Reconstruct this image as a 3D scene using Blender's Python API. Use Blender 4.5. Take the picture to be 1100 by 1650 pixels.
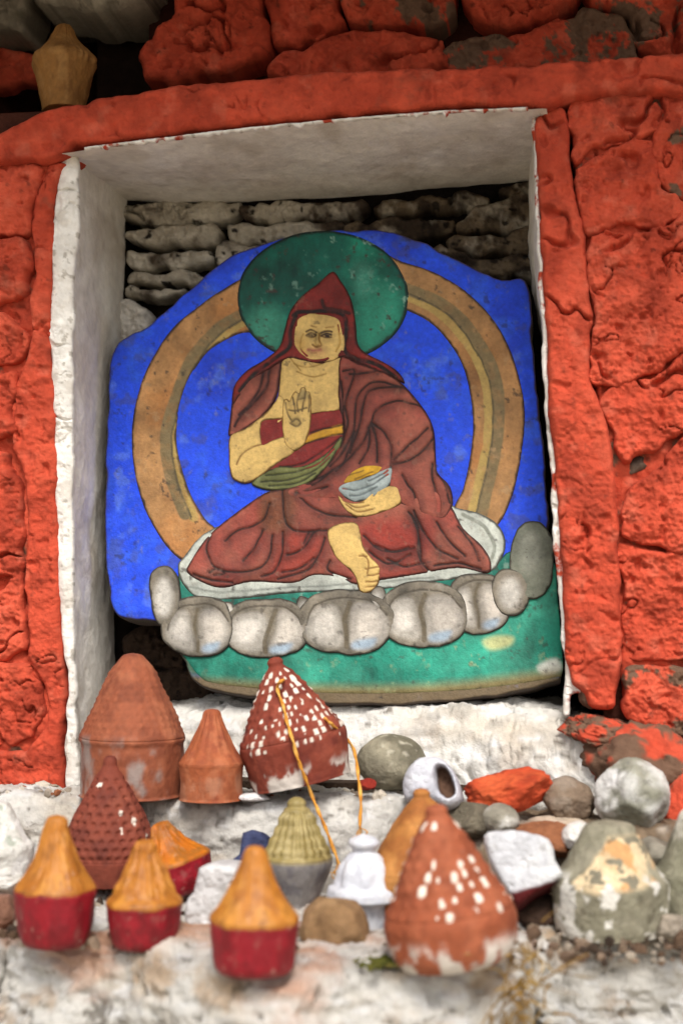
import bpy, math, random
import numpy as np
from math import radians, sin, cos, pi, atan, tan
from mathutils import Vector, Euler

# ------------------------------------------------------------------ camera, world, sun, exposure
for o in list(bpy.data.objects): bpy.data.objects.remove(o)
scn = bpy.context.scene
COL = scn.collection
FPX, W0, H0 = 2400.0, 1100.0, 1650.0           # focal length in photo pixels, photo size
VPX, VPY = 900.0, 980.0                        # vanishing point of the wall's depth direction
CAM = np.array([0.0, -1.2, 1.2])
TH = atan((VPY - H0/2)/FPX)
PS = atan((VPX - W0/2)/FPX*cos(TH))
FW = np.array([-sin(PS)*cos(TH), cos(PS)*cos(TH), sin(TH)])
RT = np.array([cos(PS), sin(PS), 0.0])
UP = np.cross(RT, FW)
cd = bpy.data.cameras.new('camera'); co = bpy.data.objects.new('camera', cd); COL.objects.link(co)
co.location = CAM
co.rotation_euler = Euler((pi/2 + TH, 0, PS), 'XYZ')
cd.sensor_fit = 'VERTICAL'; cd.sensor_height = 36; cd.sensor_width = 24
cd.lens = 36*FPX/H0
cd.clip_start = 0.02; cd.clip_end = 2000
cd.dof.use_dof = True; cd.dof.focus_distance = 1.275; cd.dof.aperture_fstop = 4.4
scn.camera = co

SUN_EL, SUN_AZ = radians(50), radians(14)       # azimuth measured from straight out of the wall, to the right
w = bpy.data.worlds.new("World"); scn.world = w; w.use_nodes = True
nt = w.node_tree; bg = nt.nodes['Background']
sky = nt.nodes.new('ShaderNodeTexSky'); sky.sky_type = 'NISHITA'; sky.sun_disc = False
sky.sun_elevation = SUN_EL; sky.sun_rotation = pi - SUN_AZ
sky.air_density = 1.0; sky.dust_density = 4.0
hs = nt.nodes.new('ShaderNodeHueSaturation'); hs.inputs['Saturation'].default_value = 0.35   # overcast sky
nt.links.new(sky.outputs[0], hs.inputs['Color']); nt.links.new(hs.outputs[0], bg.inputs[0])
bg.inputs[1].default_value = 0.13
sd = bpy.data.lights.new('sun', 'SUN'); so = bpy.data.objects.new('sun', sd); COL.objects.link(so)
sd.energy = 1.5; sd.angle = radians(16); sd.color = (1.0, 0.965, 0.915)
sdir = Vector((sin(SUN_AZ)*cos(SUN_EL), -cos(SUN_AZ)*cos(SUN_EL), sin(SUN_EL)))
so.rotation_euler = sdir.to_track_quat('Z', 'Y').to_euler()
so.location = (0.5, -3, 4)
scn.view_settings.view_transform = 'Standard'; scn.view_settings.look = 'None'
scn.view_settings.exposure = 0.74; scn.view_settings.gamma = 1

# ------------------------------------------------------------------ helpers
rng = np.random.default_rng(7); random.seed(7)
def lin(h):
    h = h.lstrip('#'); c = np.array([int(h[i:i+2], 16)/255 for i in (0, 2, 4)])
    return np.where(c <= .04045, c/12.92, ((c+.055)/1.055)**2.4)
def rays(p):
    p = np.atleast_2d(np.asarray(p, float))
    return FW[None]*FPX + RT[None]*(p[:, :1]-W0/2) - UP[None]*(p[:, 1:2]-H0/2)
def on_y(p, y):
    d = rays(p); return CAM + d*((y-CAM[1])/d[:, 1])[:, None]
def on_z(p, z):
    d = rays(p); return CAM + d*((z-CAM[2])/d[:, 2])[:, None]
def P(x, y, yy): return on_y((x, y), yy)[0]
def mpp(y):                                     # metres per photo pixel at depth plane y
    return (y-CAM[1])/FPX*cos(PS)
class Pl:                                       # plane y = y0 + k (z-z0) + m (x-x0)
    def __init__(s, y0, k=0., z0=0., m=0., x0=0.):
        s.n = np.array([m, -1., k]); s.c = -y0 + (-k*z0) - m*x0
        s.c = np.dot(s.n, np.array([x0, y0, z0]))
        s.un = s.n/np.linalg.norm(s.n)          # points to the camera (-y)
    def __call__(s, p):
        d = rays(p); t = (s.c - CAM@s.n)/(d@s.n); return CAM + d*t[:, None]

def _h(ix, iy, iz, s):
    h = (ix.astype(np.uint32)*np.uint32(374761393) + iy.astype(np.uint32)*np.uint32(668265263)
         + iz.astype(np.uint32)*np.uint32(2147483647 - 61) + np.uint32(s*97531 & 0xffffffff))
    h = (h ^ (h >> np.uint32(13)))*np.uint32(1274126177)
    h = (h ^ (h >> np.uint32(16)))*np.uint32(2246822519)
    h ^= h >> np.uint32(15)
    return (h & np.uint32(0xffff)).astype(np.float64)/65535.0
def vn(p, s=0):
    f = np.floor(p); i = f.astype(np.int64).astype(np.uint32); t = (p-f).astype(np.float32); t = t*t*t*(t*(t*6-15)+10); u = 1-t
    U = np.uint32; one = U(1)
    hx = [i[:, 0]*U(374761393), (i[:, 0]+one)*U(374761393)]; hy = [i[:, 1]*U(668265263), (i[:, 1]+one)*U(668265263)]
    sz = U(s*97531 & 0xffffffff); hz = [i[:, 2]*U(2147483647-61)+sz, (i[:, 2]+one)*U(2147483647-61)+sz]; r = 0
    for dx in (0, 1):
        for dy in (0, 1):
            hxy = hx[dx]+hy[dy]; wxy = (t[:, 0] if dx else u[:, 0])*(t[:, 1] if dy else u[:, 1])
            for dz in (0, 1):
                h = hxy+hz[dz]
                h = (h ^ (h >> U(13)))*U(1274126177); h = (h ^ (h >> U(16)))*U(2246822519); h ^= h >> U(15)
                r = r + wxy*(t[:, 2] if dz else u[:, 2])*(h & U(0xffff)).astype(np.float32)
    return r.astype(np.float64)*(2/65535.0)-1
def fbm(p, sc=1., o=4, s=0, ridged=False, g=.5):
    p = np.asarray(p, float)*sc; a = 1.; r = np.zeros(len(p)); tot = 0
    for k in range(o):
        n = vn(p + 17.3*k, s+k*11)
        if ridged: n = 1-2*np.abs(n)
        r += a*n; tot += a; a *= g; p = p*2.03
    return r/tot
def ss(a, b, x):
    t = np.clip((x-a)/(b-a), 0, 1); return t*t*(3-2*t)
def mix(c, col, t):
    col = np.asarray(col, float); return c*(1-t[:, None]) + (col if col.ndim == 2 else col[None])*t[:, None]
def smooth(pts, n=4, closed=True):
    a = np.asarray(pts, float); N = len(a); out = []
    rngN = range(N) if closed else range(N-1)
    for i in rngN:
        if closed: p0, p1, p2, p3 = a[(i-1) % N], a[i], a[(i+1) % N], a[(i+2) % N]
        else: p0, p1, p2, p3 = a[max(i-1, 0)], a[i], a[i+1], a[min(i+2, N-1)]
        for k in range(n):
            t = k/n
            out.append(.5*((2*p1)+(p2-p0)*t+(2*p0-5*p1+4*p2-p3)*t*t+(3*p1-p0-3*p2+p3)*t**3))
    if not closed: out.append(a[-1])
    return np.array(out)
def wobble(v, amp, sc, seed):
    q = np.c_[v*sc, np.zeros(len(v))]
    return v + amp*np.c_[fbm(q, 1, 3, seed), fbm(q+50, 1, 3, seed+3)]
def refine(v, step):
    out = []
    for i in range(len(v)):
        a, b = v[i], v[(i+1) % len(v)]; n = max(1, int(np.hypot(*(b-a))/step))
        for k in range(n): out.append(a+(b-a)*k/n)
    return np.array(out)
def seg_dist(p, v, closed=True):
    best = np.full(len(p), 1e18); near = np.zeros_like(p); M = len(v)
    for i in range(M if closed else M-1):
        a, b = v[i], v[(i+1) % M]; ab = b-a; L = ab@ab
        if L < 1e-12: continue
        t = np.clip(((p-a)@ab)/L, 0, 1); q = a+t[:, None]*ab
        d = ((p-q)**2).sum(1); m = d < best
        best[m] = d[m]; near[m] = q[m]
    return np.sqrt(best), near
def inside(p, v):
    r = np.zeros(len(p), bool); M = len(v)
    for i in range(M):
        a, b = v[i], v[(i+1) % M]
        if a[1] == b[1]: continue
        c = ((a[1] > p[:, 1]) != (b[1] > p[:, 1])) & (p[:, 0] < (b[0]-a[0])*(p[:, 1]-a[1])/(b[1]-a[1])+a[0])
        r ^= c
    return r
def stroke_mask(p, pts, width, soft=1.0):
    v = wobble(smooth(pts, 5, False), 2.2, .05, int(abs(pts[0][0]))%50); m = np.zeros(len(p)); pad = width+soft+2
    k = (p[:, 0] > v[:, 0].min()-pad) & (p[:, 0] < v[:, 0].max()+pad) & (p[:, 1] > v[:, 1].min()-pad) & (p[:, 1] < v[:, 1].max()+pad)
    if k.any():
        d, _ = seg_dist(p[k], v, False)
        m[k] = 1-ss(width/2-soft, width/2+soft, d)
    return m
def fill_mask(p, poly, soft=1.5):
    v = smooth(poly, 4); m = np.zeros(len(p)); pad = soft+2
    k = (p[:, 0] > v[:, 0].min()-pad) & (p[:, 0] < v[:, 0].max()+pad) & (p[:, 1] > v[:, 1].min()-pad) & (p[:, 1] < v[:, 1].max()+pad)
    if k.any():
        d, _ = seg_dist(p[k], v); d = np.where(inside(p[k], v), d, -d); m[k] = ss(-soft, soft, d)
    return m

# ------------------------------------------------------------------ materials
def mat(name, rough=.85, spec=.3, var=.18, vscale=90., bscale=220., bstr=.35, bdist=.002, metal=0., fine=900.):
    m = bpy.data.materials.new(name); m.use_nodes = True
    n = m.node_tree.nodes; L = m.node_tree.links; b = n['Principled BSDF']
    at = n.new('ShaderNodeVertexColor'); at.layer_name = 'Col'
    tc = n.new('ShaderNodeNewGeometry')
    nz = n.new('ShaderNodeTexNoise'); nz.inputs['Scale'].default_value = vscale; nz.inputs['Detail'].default_value = 6; nz.inputs['Roughness'].default_value = .65
    L.new(tc.outputs['Position'], nz.inputs['Vector'])
    mr = n.new('ShaderNodeMapRange'); mr.inputs['From Min'].default_value = .25; mr.inputs['From Max'].default_value = .75
    mr.inputs['To Min'].default_value = 1-var*1.3; mr.inputs['To Max'].default_value = 1+var*.7
    L.new(nz.outputs['Fac'], mr.inputs['Value'])
    mx = n.new('ShaderNodeMix'); mx.data_type = 'RGBA'; mx.blend_type = 'MULTIPLY'; mx.inputs['Factor'].default_value = 1
    L.new(at.outputs['Color'], mx.inputs['A']); L.new(mr.outputs['Result'], mx.inputs['B'])
    L.new(mx.outputs['Result'], b.inputs['Base Color'])
    n2 = n.new('ShaderNodeTexNoise'); n2.inputs['Scale'].default_value = bscale; n2.inputs['Detail'].default_value = 7; n2.inputs['Roughness'].default_value = .6
    L.new(tc.outputs['Position'], n2.inputs['Vector'])
    n3 = n.new('ShaderNodeTexNoise'); n3.inputs['Scale'].default_value = fine; n3.inputs['Detail'].default_value = 3
    L.new(tc.outputs['Position'], n3.inputs['Vector'])
    ad = n.new('ShaderNodeMath'); ad.operation = 'MULTIPLY_ADD'; ad.inputs[1].default_value = .25
    L.new(n3.outputs['Fac'], ad.inputs[0]); L.new(n2.outputs['Fac'], ad.inputs[2])
    bp = n.new('ShaderNodeBump'); bp.inputs['Strength'].default_value = bstr; bp.inputs['Distance'].default_value = bdist
    L.new(ad.outputs[0], bp.inputs['Height']); L.new(bp.outputs['Normal'], b.inputs['Normal'])
    rr = n.new('ShaderNodeMapRange'); rr.inputs['To Min'].default_value = max(rough-.12, 0); rr.inputs['To Max'].default_value = min(rough+.12, 1)
    L.new(nz.outputs['Fac'], rr.inputs['Value']); L.new(rr.outputs['Result'], b.inputs['Roughness'])
    b.inputs['Specular IOR Level'].default_value = spec; b.inputs['Metallic'].default_value = metal
    return m
M_WALL = mat('red_limewash', .9, .2, .2, 70, 160, .6, .004)
M_PLASTER = mat('white_plaster', .92, .15, .10, 40, 180, .5, .003)
M_ROCK = mat('rock', .88, .25, .25, 120, 200, .6, .004)
M_PAINT = mat('painted_slate', .62, .3, .22, 260, 420, .5, .0016)
M_CLAY = mat('fired_clay', .8, .3, .18, 150, 400, .35, .0015)
M_GLOSS = mat('painted_clay', .55, .4, .14, 120, 350, .3, .0012)
M_WHITE = mat('limewashed_rock', .9, .2, .16, 80, 170, .7, .004)
M_CORD = mat('cord_fibre', .8, .2, .2, 400, 900, .5, .0006)
M_DIRT = mat('earth', .95, .1, .4, 60, 120, .8, .006)

# ------------------------------------------------------------------ object builders
def props(o, label=None, cat=None, group=None, kind=None):
    if label: o['label'] = label
    if cat: o['category'] = cat
    if group: o['group'] = group
    if kind: o['kind'] = kind
    return o
def empty(name, loc, label=None, cat=None, group=None, rot=(0, 0, 0)):
    e = bpy.data.objects.new(name, None); COL.objects.link(e); e.location = loc; e.rotation_euler = rot
    e.empty_display_size = .02
    return props(e, label, cat, group)
def mesh(name, verts, faces, cols, material, parent=None, flat=False, local=False):
    """verts in world space unless local; cols per vertex"""
    verts = np.asarray(verts, float)
    off = np.zeros(3)
    top = parent
    if parent is not None and not local:
        off = np.zeros(3); q = parent
        while q is not None: off = off+np.array(q.location); q = q.parent
    elif parent is None and not local:
        off = np.array([verts[:, 0].mean(), verts[:, 1].mean(), verts[:, 2].min()])
    me = bpy.data.meshes.new(name)
    if isinstance(faces, np.ndarray):
        v = verts-off; k = faces.shape[1]
        me.vertices.add(len(v)); me.vertices.foreach_set('co', v.astype(np.float32).ravel())
        me.loops.add(faces.size); me.loops.foreach_set('vertex_index', faces.astype(np.int32).ravel())
        me.polygons.add(len(faces)); me.polygons.foreach_set('loop_start', np.arange(0, faces.size, k, dtype=np.int32))
        me.polygons.foreach_set('loop_total', np.full(len(faces), k, dtype=np.int32))
        me.update(calc_edges=True); me.validate()
    else:
        me.from_pydata([tuple(x) for x in verts-off], [], faces)
    ca = me.color_attributes.new('Col', 'FLOAT_COLOR', 'POINT')
    c = np.ones((len(verts), 4), np.float32); c[:, :3] = np.clip(cols, 0, 1)
    if len(ca.data) == len(verts): ca.data.foreach_set('color', c.ravel())
    me.polygons.foreach_set('use_smooth', np.full(len(me.polygons), not flat))
    me.materials.append(material)
    o = bpy.data.objects.new(name, me); COL.objects.link(o)
    if parent is not None: o.parent = parent
    elif not local: o.location = off
    return o

def crag(wp, seed, a):
    h = a*fbm(wp, 22, 6, seed, g=.58) + a*.45*fbm(wp, 60, 5, seed+3, True, .6)
    h = h - a*.55*ss(.34, .6, fbm(wp, 85, 4, seed+6)) + a*.30*fbm(wp, 170, 4, seed+8, g=.6) + a*.16*fbm(wp, 420, 2, seed+9)
    h = h + a*.5*np.round(2.2*fbm(wp, 14, 3, seed+17))/2.2*ss(-.2, .2, fbm(wp, 9, 2, seed+18))
    w_ = wp + .012*np.c_[fbm(wp, 30, 3, seed+31), fbm(wp, 30, 3, seed+32), fbm(wp, 30, 3, seed+33)]
    cr = (1-ss(.0, .045, np.abs(fbm(w_, 15, 3, seed+12))))*ss(.0, .25, fbm(wp, 12, 2, seed+14))
    cr2 = (1-ss(.0, .03, np.abs(fbm(w_, 34, 3, seed+22))))*ss(.05, .3, fbm(wp, 20, 2, seed+24))
    return h - a*1.6*cr - a*.9*cr2
def piece(name, poly, plane, parent, material, colour, res=3., base=0., puff=.004, edge=8., thick=.03,
          disp=0., dsc=30., oct=4, seed=0, sm=4, wob=0., carve=None, tilt=(0, 0), ridged=False, rag=0., under=False):
    """a slab whose outline (photo pixels) is laid on a real plane; rounded edge, uneven face, real sides"""
    v = smooth(poly, sm) if sm > 1 else np.asarray(poly, float)
    if wob: v = wobble(refine(v, max(4, 2.6*res)), wob, .035, seed+100)
    x0, y0 = v.min(0)-res*1.01; x1, y1 = v.max(0)+res*1.01
    nx, ny = int((x1-x0)/res)+2, int((y1-y0)/res)+2
    gx, gy = np.meshgrid(x0+np.arange(nx)*res, y0+np.arange(ny)*res)
    p = np.c_[gx.ravel(), gy.ravel()]; ins = inside(p, v)
    I = np.arange(nx*ny).reshape(ny, nx)
    q = np.c_[I[:-1, :-1].ravel(), I[1:, :-1].ravel(), I[1:, 1:].ravel(), I[:-1, 1:].ravel()]
    q = q[ins[q].any(1)]
    used = np.unique(q); rm = np.full(nx*ny, -1); rm[used] = np.arange(len(used)); q = rm[q]
    p = p[used]; ins = ins[used]; d, near = seg_dist(p, v); p = np.where(ins[:, None], p, near); d = np.where(ins, d, 0)
    wp = plane(p); n = plane.un
    t = np.clip(d/edge, 0, 1); h = base + puff*np.sqrt(np.maximum(1-(1-t)**2, 0))
    if disp:
        h = h + disp*fbm(wp, dsc, oct, seed, ridged)*(.35+.65*t)
    if rag: h = h + crag(wp, seed, rag)*(.3+.7*t)
    if under: h = h + .0022*fbm(wp, 22, 5, 60)
    h = h + tilt[0]*(p[:, 0]-p[:, 0].mean()) + tilt[1]*(p[:, 1]-p[:, 1].mean())
    if carve is not None: h = h + carve(p)
    c = colour(p, d, wp)
    wpf = wp + n[None]*h[:, None]
    e = np.concatenate([q[:, [0, 1]], q[:, [1, 2]], q[:, [2, 3]], q[:, [3, 0]]])
    key = np.sort(e, 1); key = key[:, 0].astype(np.int64)*len(p)+key[:, 1]
    u, inv, cnt = np.unique(key, return_inverse=True, return_counts=True)
    be = e[cnt[inv] == 1]
    bv = np.unique(be); bm = np.full(len(p), -1); bm[bv] = len(p)+np.arange(len(bv))
    back = wp[bv] - n[None]*thick
    side = np.c_[be[:, 1], be[:, 0], bm[be[:, 0]], bm[be[:, 1]]]
    return mesh(name, np.r_[wpf, back], np.r_[q, side], np.r_[c, c[bv]*.9], material, parent)

def paint(base, var=.12, outline=None, fills=(), strokes=(), wear=.25, seed=0, wearcol='#8a8478', vs=25., second=None):
    base = lin(base) if isinstance(base, str) else base
    def f(p, d, wp):
        c = np.repeat(base[None], len(p), 0)
        n1 = fbm(wp, vs, 5, seed+1)
        if second is not None: c = mix(c, lin(second), ss(-.25, .5, fbm(wp, vs*.8, 4, seed+5)))
        c = c*(1+var*1.9*n1+var*1.1*fbm(wp*np.array([1, 1, .35]), 130, 4, seed+2))[:, None]
        for poly, col, soft in fills: c = mix(c, lin(col)*(1+var*n1)[:, None], fill_mask(p, poly, soft))
        ln = fbm(wp, 160, 3, seed+9)
        for pts, wd, col in strokes:
            if wd > 3.9 and wd < 6: c = mix(c, lin(col), stroke_mask(p, np.array(pts)+[3, 3], 15, 7)*.38)
            c = mix(c, lin(col), stroke_mask(p, pts, wd if wd < 3.9 or wd >= 6 else wd*.8, 1.1)*np.clip(1.0+.7*ln, .25, 1))
        if outline: c = mix(c, lin(outline[0]), (1-ss(outline[1]*.5, outline[1]*1.25, d+2.2*ln))*.92)
        if wear:
            n2 = fbm(wp, 70, 5, seed+21)*.7+fbm(wp, 300, 3, seed+22)*.5
            c = mix(c, lin(wearcol), ss(.36, .55, n2)*wear*1.6*(ss(-.3, .3, n1)*.8+.2))
            n3 = fbm(wp, 190, 4, seed+31); c = mix(c, lin('#3a322b'), ss(.38, .6, n3)*wear*1.5)
            sc_ = fbm(wp*np.array([1.1, 1, .8]), 125, 5, seed+37, g=.62); c = mix(c, lin(wearcol), ss(.3, .55, sc_)*wear*.8)
            c = c*(1-.22*ss(-.1, .5, fbm(wp, 48, 5, seed+35)))[:, None]
        return c
    return f
def carver(strokes, depth=.0007):
    def f(p):
        m = np.zeros(len(p))
        for pts, wd, col in strokes: m = np.maximum(m, stroke_mask(p, pts, wd*1.2, 1.4))
        return -depth*m
    return f

def stonecol(cols, seed=0, sc=40., speck=None, speckamt=.5, sc2=160.):
    cs = [lin(c) if isinstance(c, str) else c for c in cols]
    def f(p, d, wp):
        c = np.repeat(cs[0][None], len(wp), 0)
        for i, k in enumerate(cs[1:]):
            c = mix(c, k, ss(.0, .38, fbm(wp, sc*(1+.35*i), 5, seed+7*i)))
        if speck: c = mix(c, lin(speck), ss(.32, .5, fbm(wp, sc2, 4, seed+77))*speckamt)
        return c*(1+.2*fbm(wp, 170, 5, seed+5, g=.65))[:, None]
    return f
RED = ['#be4b33', '#c6543b', '#b0432d']
def redcol(seed, dirt=.5, brown=.0, white=0.):
    g = stonecol(RED, seed, 18)
    def f(p, d, wp):
        c = g(p, d, wp)
        c = mix(c, lin('#7a2b1c'), ss(.05, .5, fbm(wp, 40, 6, seed+40, g=.6))*.5); c = mix(c, lin('#cf7057'), ss(.2, .55, fbm(wp, 70, 5, seed+43))*.35)
        c = mix(c, lin('#6a4a3a'), ss(.4, .62, fbm(wp, 26, 6, seed+45, g=.6))*.35)
        c = mix(c, lin('#3b2219'), ss(.45, .62, fbm(wp, 170, 5, seed+50))*dirt)
        c = mix(c, lin('#c9573c'), ss(.25, .6, fbm(wp, 33, 4, seed+61))*.35)
        if brown: c = mix(c, lin('#6b5140'), ss(.3-brown, .4-brown, fbm(wp, 40, 6, seed+70, g=.62)))
        if white: c = mix(c, lin('#d8cfc4'), ss(.5-white, .62-white, fbm(wp, 120, 4, seed+80)))
        return c
    return f

def rock(name, label, cat, px, py, wpx, hpx, dep, yc, seed, cols, material=None, facets=14, rot=(0, 0, 0), rough=.07,
         group=None, parent=None, speck=None, sub=4, sharp=.66, sc=40., speckamt=.5, colfn=None, cut=None, kk=46):
    import bmesh
    bm = bmesh.new(); bmesh.ops.create_icosphere(bm, subdivisions=sub+1, radius=1)
    d = np.array([v.co[:] for v in bm.verts]); F = np.array([[v.index for v in f.verts] for f in bm.faces]); bm.free()
    d /= np.linalg.norm(d, axis=1)[:, None]
    r = np.random.default_rng(seed); rad = np.ones(len(d))
    for _ in range(facets):
        n = r.normal(size=3); n /= np.linalg.norm(n); off = r.uniform(sharp, .97)
        dn = d@n; lim = np.where(dn > .05, off/np.maximum(dn, .05), 9)
        rad = -np.log(np.exp(-rad*kk)+np.exp(-np.minimum(lim, 3)*kk))/kk
    for n, off in (cut or ()):
        n = np.array(n, float); n /= np.linalg.norm(n); dn = d@n
        lim = np.where(dn > .05, off/np.maximum(dn, .05), 9); rad = np.minimum(rad, lim)
    v = d*rad[:, None]
    v = v/(np.abs(v).max(0))[None]
    v = v + d*(rough*(1.2*fbm(d, 2.2, 4, seed) + .55*fbm(d, 7, 4, seed+4, True) - .5*ss(.3, .55, fbm(d, 9, 3, seed+5))))[:, None]
    mm = mpp(yc); S = np.array([wpx*mm/2, dep/2, hpx*mm/2]); v = v*S
    R = np.array(Euler(rot).to_matrix()); v = v@R.T
    c0 = P(px, py, yc)
    v = v + c0
    col = (colfn or stonecol(cols, seed, sc, speck, speckamt))(None, None, v)
    o = mesh(name, v, F, col, material or M_ROCK, parent)
    if parent is None: props(o, label, cat, group)
    return o

def lathe(name, label, cat, px, wpx, top, z, bot=None, yc=None, prof=None, relief=None, colour=None, split=None, parts=('top', 'base'),
          tilt=(0, 0, 0), material=None, group=None, seed=0, nth=190, nz=130, noise=.026, cols=None):
    """moulded clay offering: profile (r,z in 0..1 of half width / height) swept round, pressed relief, two parts"""
    if yc is None:
        yf = on_z((px, bot), z)[0][1]; yc = yf + wpx/2*mpp(yf)*prof[0][0]
    r0 = wpx/2*mpp(yc); c = P(px, top, yc); H = c[2]-z
    e = empty(name, (c[0], yc, z), label, cat, group, tilt)
    pr = np.array(prof, float)
    if len(pr) < 40: pr2 = smooth(pr, 8, False)
    else: pr2 = pr
    L = np.r_[0, np.cumsum(np.hypot(*(np.diff(pr2, axis=0)*[r0, H]).T))]; s = np.linspace(0, L[-1], nz)
    rr = np.interp(s, L, pr2[:, 0]); zz = np.interp(s, L, pr2[:, 1])
    th = np.linspace(0, 2*pi, nth, endpoint=False) - pi/2
    T, Rr = np.meshgrid(th, rr); _, Z = np.meshgrid(th, zz)
    dr = relief(T, Z, Rr) if relief else np.zeros_like(T)
    dirs = np.stack([np.cos(T)*Rr, np.sin(T)*Rr, Z*1.8], -1).reshape(-1, 3)
    dr = dr + (noise*(fbm(dirs, 2.5, 4, seed)*1.5+.35*fbm(dirs, 14, 3, seed+3))).reshape(T.shape)*np.clip(Rr*3, 0, 1)
    R2 = (Rr + dr)*r0
    lump = 1+.03*np.sin(T*2+seed)+.02*np.sin(3*T+seed*2)
    V = np.stack([np.cos(T)*R2*lump, np.sin(T)*R2*lump, Z*H], -1)
    C = colour(T, Z, Rr, dirs).reshape(nz, nth, 3)
    def sub(nm, i0, i1, capb, capt):
        v = V[i0:i1+1].reshape(-1, 3); k = C[i0:i1+1].reshape(-1, 3); n = i1-i0+1
        I = np.arange(n*nth).reshape(n, nth); J = np.roll(I, -1, 1)
        q = np.c_[I[:-1].ravel(), J[:-1].ravel(), J[1:].ravel(), I[1:].ravel()]
        fs = [tuple(x) for x in q]
        if capb: fs.append(tuple(I[0][::-1]))
        if capt: fs.append(tuple(I[-1]))
        return mesh(nm, v, fs, k, (material if not isinstance(material, dict) else material[nm]) or M_CLAY, e, local=True)
    if split is None: sub(parts[0], 0, nz-1, True, True)
    else:
        i = int(np.argmin(np.abs(zz-split)))
        sub(parts[1], 0, i, True, True); sub(parts[0], i, nz-1, True, True)
    e['_r'] = r0; e['_h'] = H
    del e['_r'], e['_h']
    return e, r0, H

def tube(path, rad, n=8, twist=0., lumps=0., seed=0):
    path = np.asarray(path, float); N = len(path); V = []; ref = np.array([.3, -.9, .2])
    for i in range(N):
        t = path[min(i+1, N-1)]-path[max(i-1, 0)]; t /= np.linalg.norm(t)+1e-12
        a = np.cross(t, ref); a /= np.linalg.norm(a)+1e-9; b = np.cross(t, a)
        r = rad if np.isscalar(rad) else rad[i]
        for k in range(n):
            an = 2*pi*k/n; rr = r*(1+lumps*cos(2*an+twist*i))
            V.append(path[i]+rr*(cos(an)*a+sin(an)*b))
    F = [(i*n+k, i*n+(k+1) % n, (i+1)*n+(k+1) % n, (i+1)*n+k) for i in range(N-1) for k in range(n)]
    F += [tuple(range(n))[::-1], tuple((N-1)*n+k for k in range(n))]
    return np.array(V), F
def path3(pts, n=8): return smooth(np.array(pts, float), n, False)

def ruled(name, A, B, parent, material, colour, nu, nv, disp=0., dsc=30., seed=0, nrm=(0, 0, 1), oct=4):
    """surface between two 3-D polylines"""
    def rs(a, n):
        a = path3(a, 6); L = np.r_[0, np.cumsum(np.linalg.norm(np.diff(a, axis=0), axis=1))]
        s = np.linspace(0, L[-1], n); return np.c_[[np.interp(s, L, a[:, i]) for i in range(3)]].T
    A, B = rs(A, nu), rs(B, nu); t = np.linspace(0, 1, nv)[None, :, None]
    V = (A[:, None]*(1-t)+B[:, None]*t).reshape(-1, 3)
    if disp: V = V + np.array(nrm)[None]*(disp*fbm(V, dsc, oct, seed))[:, None]
    I = np.arange(nu*nv).reshape(nu, nv)
    q = np.c_[I[:-1, :-1].ravel(), I[1:, :-1].ravel(), I[1:, 1:].ravel(), I[:-1, 1:].ravel()]
    return mesh(name, V, q, colour(None, None, V), material, parent)

WSEED = 4242
def ledge(name, xs, prof, parent, material, colour, nx, disp=.004, dsc=28., seed=0, npf=90, ends=True):
    """stone step: prof(x) gives a (y,z) outline from the back of its top to the foot of its face; swept along x"""
    X = np.linspace(xs[0], xs[1], nx); V = []
    for x in X:
        pr = np.array(prof(x)); pr = smooth(pr, 6, False)
        L = np.r_[0, np.cumsum(np.hypot(*np.diff(pr, axis=0).T))]; s = np.linspace(0, L[-1], npf)
        V.append(np.c_[np.full(npf, x), np.interp(s, L, pr[:, 0]), np.interp(s, L, pr[:, 1])])
    V = np.array(V)
    if ends:                                     # round the two ends in
        g = np.minimum(np.arange(nx), np.arange(nx)[::-1])/max(nx*.06, 1); g = np.clip(g, 0, 1); k = (1-np.sqrt(1-(1-g)**2))
        V[:, :, 1] += (k*.018)[:, None]; V[:, :, 2] -= (k*.008)[:, None]
    du = np.gradient(V, axis=0); dv = np.gradient(V, axis=1); N = np.cross(dv, du); N /= np.linalg.norm(N, axis=2, keepdims=True)+1e-12
    if N[nx//2, -5, 1] > 0: N = -N
    f = V.reshape(-1, 3); hh = fbm(f, dsc, 5, seed)+.5*fbm(f*np.array([.5, 1, 2.2]), dsc*2, 4, seed+9, True)
    hh = hh+.5*fbm(f*np.array([.6, 1, 1.6]), dsc*4, 4, seed+15, True, .6)-.7*ss(.35, .6, fbm(f, dsc*3, 3, seed+19)); f = f + N.reshape(-1, 3)*(disp*hh)[:, None]
    f[:, 0] += .016*fbm(np.c_[np.zeros(len(f)), V.reshape(-1, 3)[:, 1:]], 22, 4, WSEED)
    I = np.arange(nx*npf).reshape(nx, npf)
    q = np.c_[I[:-1, :-1].ravel(), I[:-1, 1:].ravel(), I[1:, 1:].ravel(), I[1:, :-1].ravel()]
    fs = [tuple(t) for t in q]
    vv = f; c = colour(None, None, f)
    if ends:                                     # close both end sections
        foot = np.array([[X[0], V[0, 0, 1], V[0, -1, 2]], [X[-1], V[-1, 0, 1], V[-1, -1, 2]]])
        vv = np.r_[f, foot]; c = np.r_[c, c[:2]]
        fs.append(tuple(I[0][::-1])+(len(f),)); fs.append(tuple(I[-1])+(len(f)+1,))
    return mesh(name, vv, fs, c, material, parent)
def box(name, x0, x1, y0, y1, z0, z1, parent, material, col):
    v = [(x, y, z) for x in (x0, x1) for y in (y0, y1) for z in (z0, z1)]
    f = [(0, 1, 3, 2), (4, 6, 7, 5), (0, 4, 5, 1), (2, 3, 7, 6), (0, 2, 6, 4), (1, 5, 7, 3)]
    return mesh(name, v, f, np.repeat(lin(col)[None], 8, 0), material, parent, flat=True)

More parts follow.
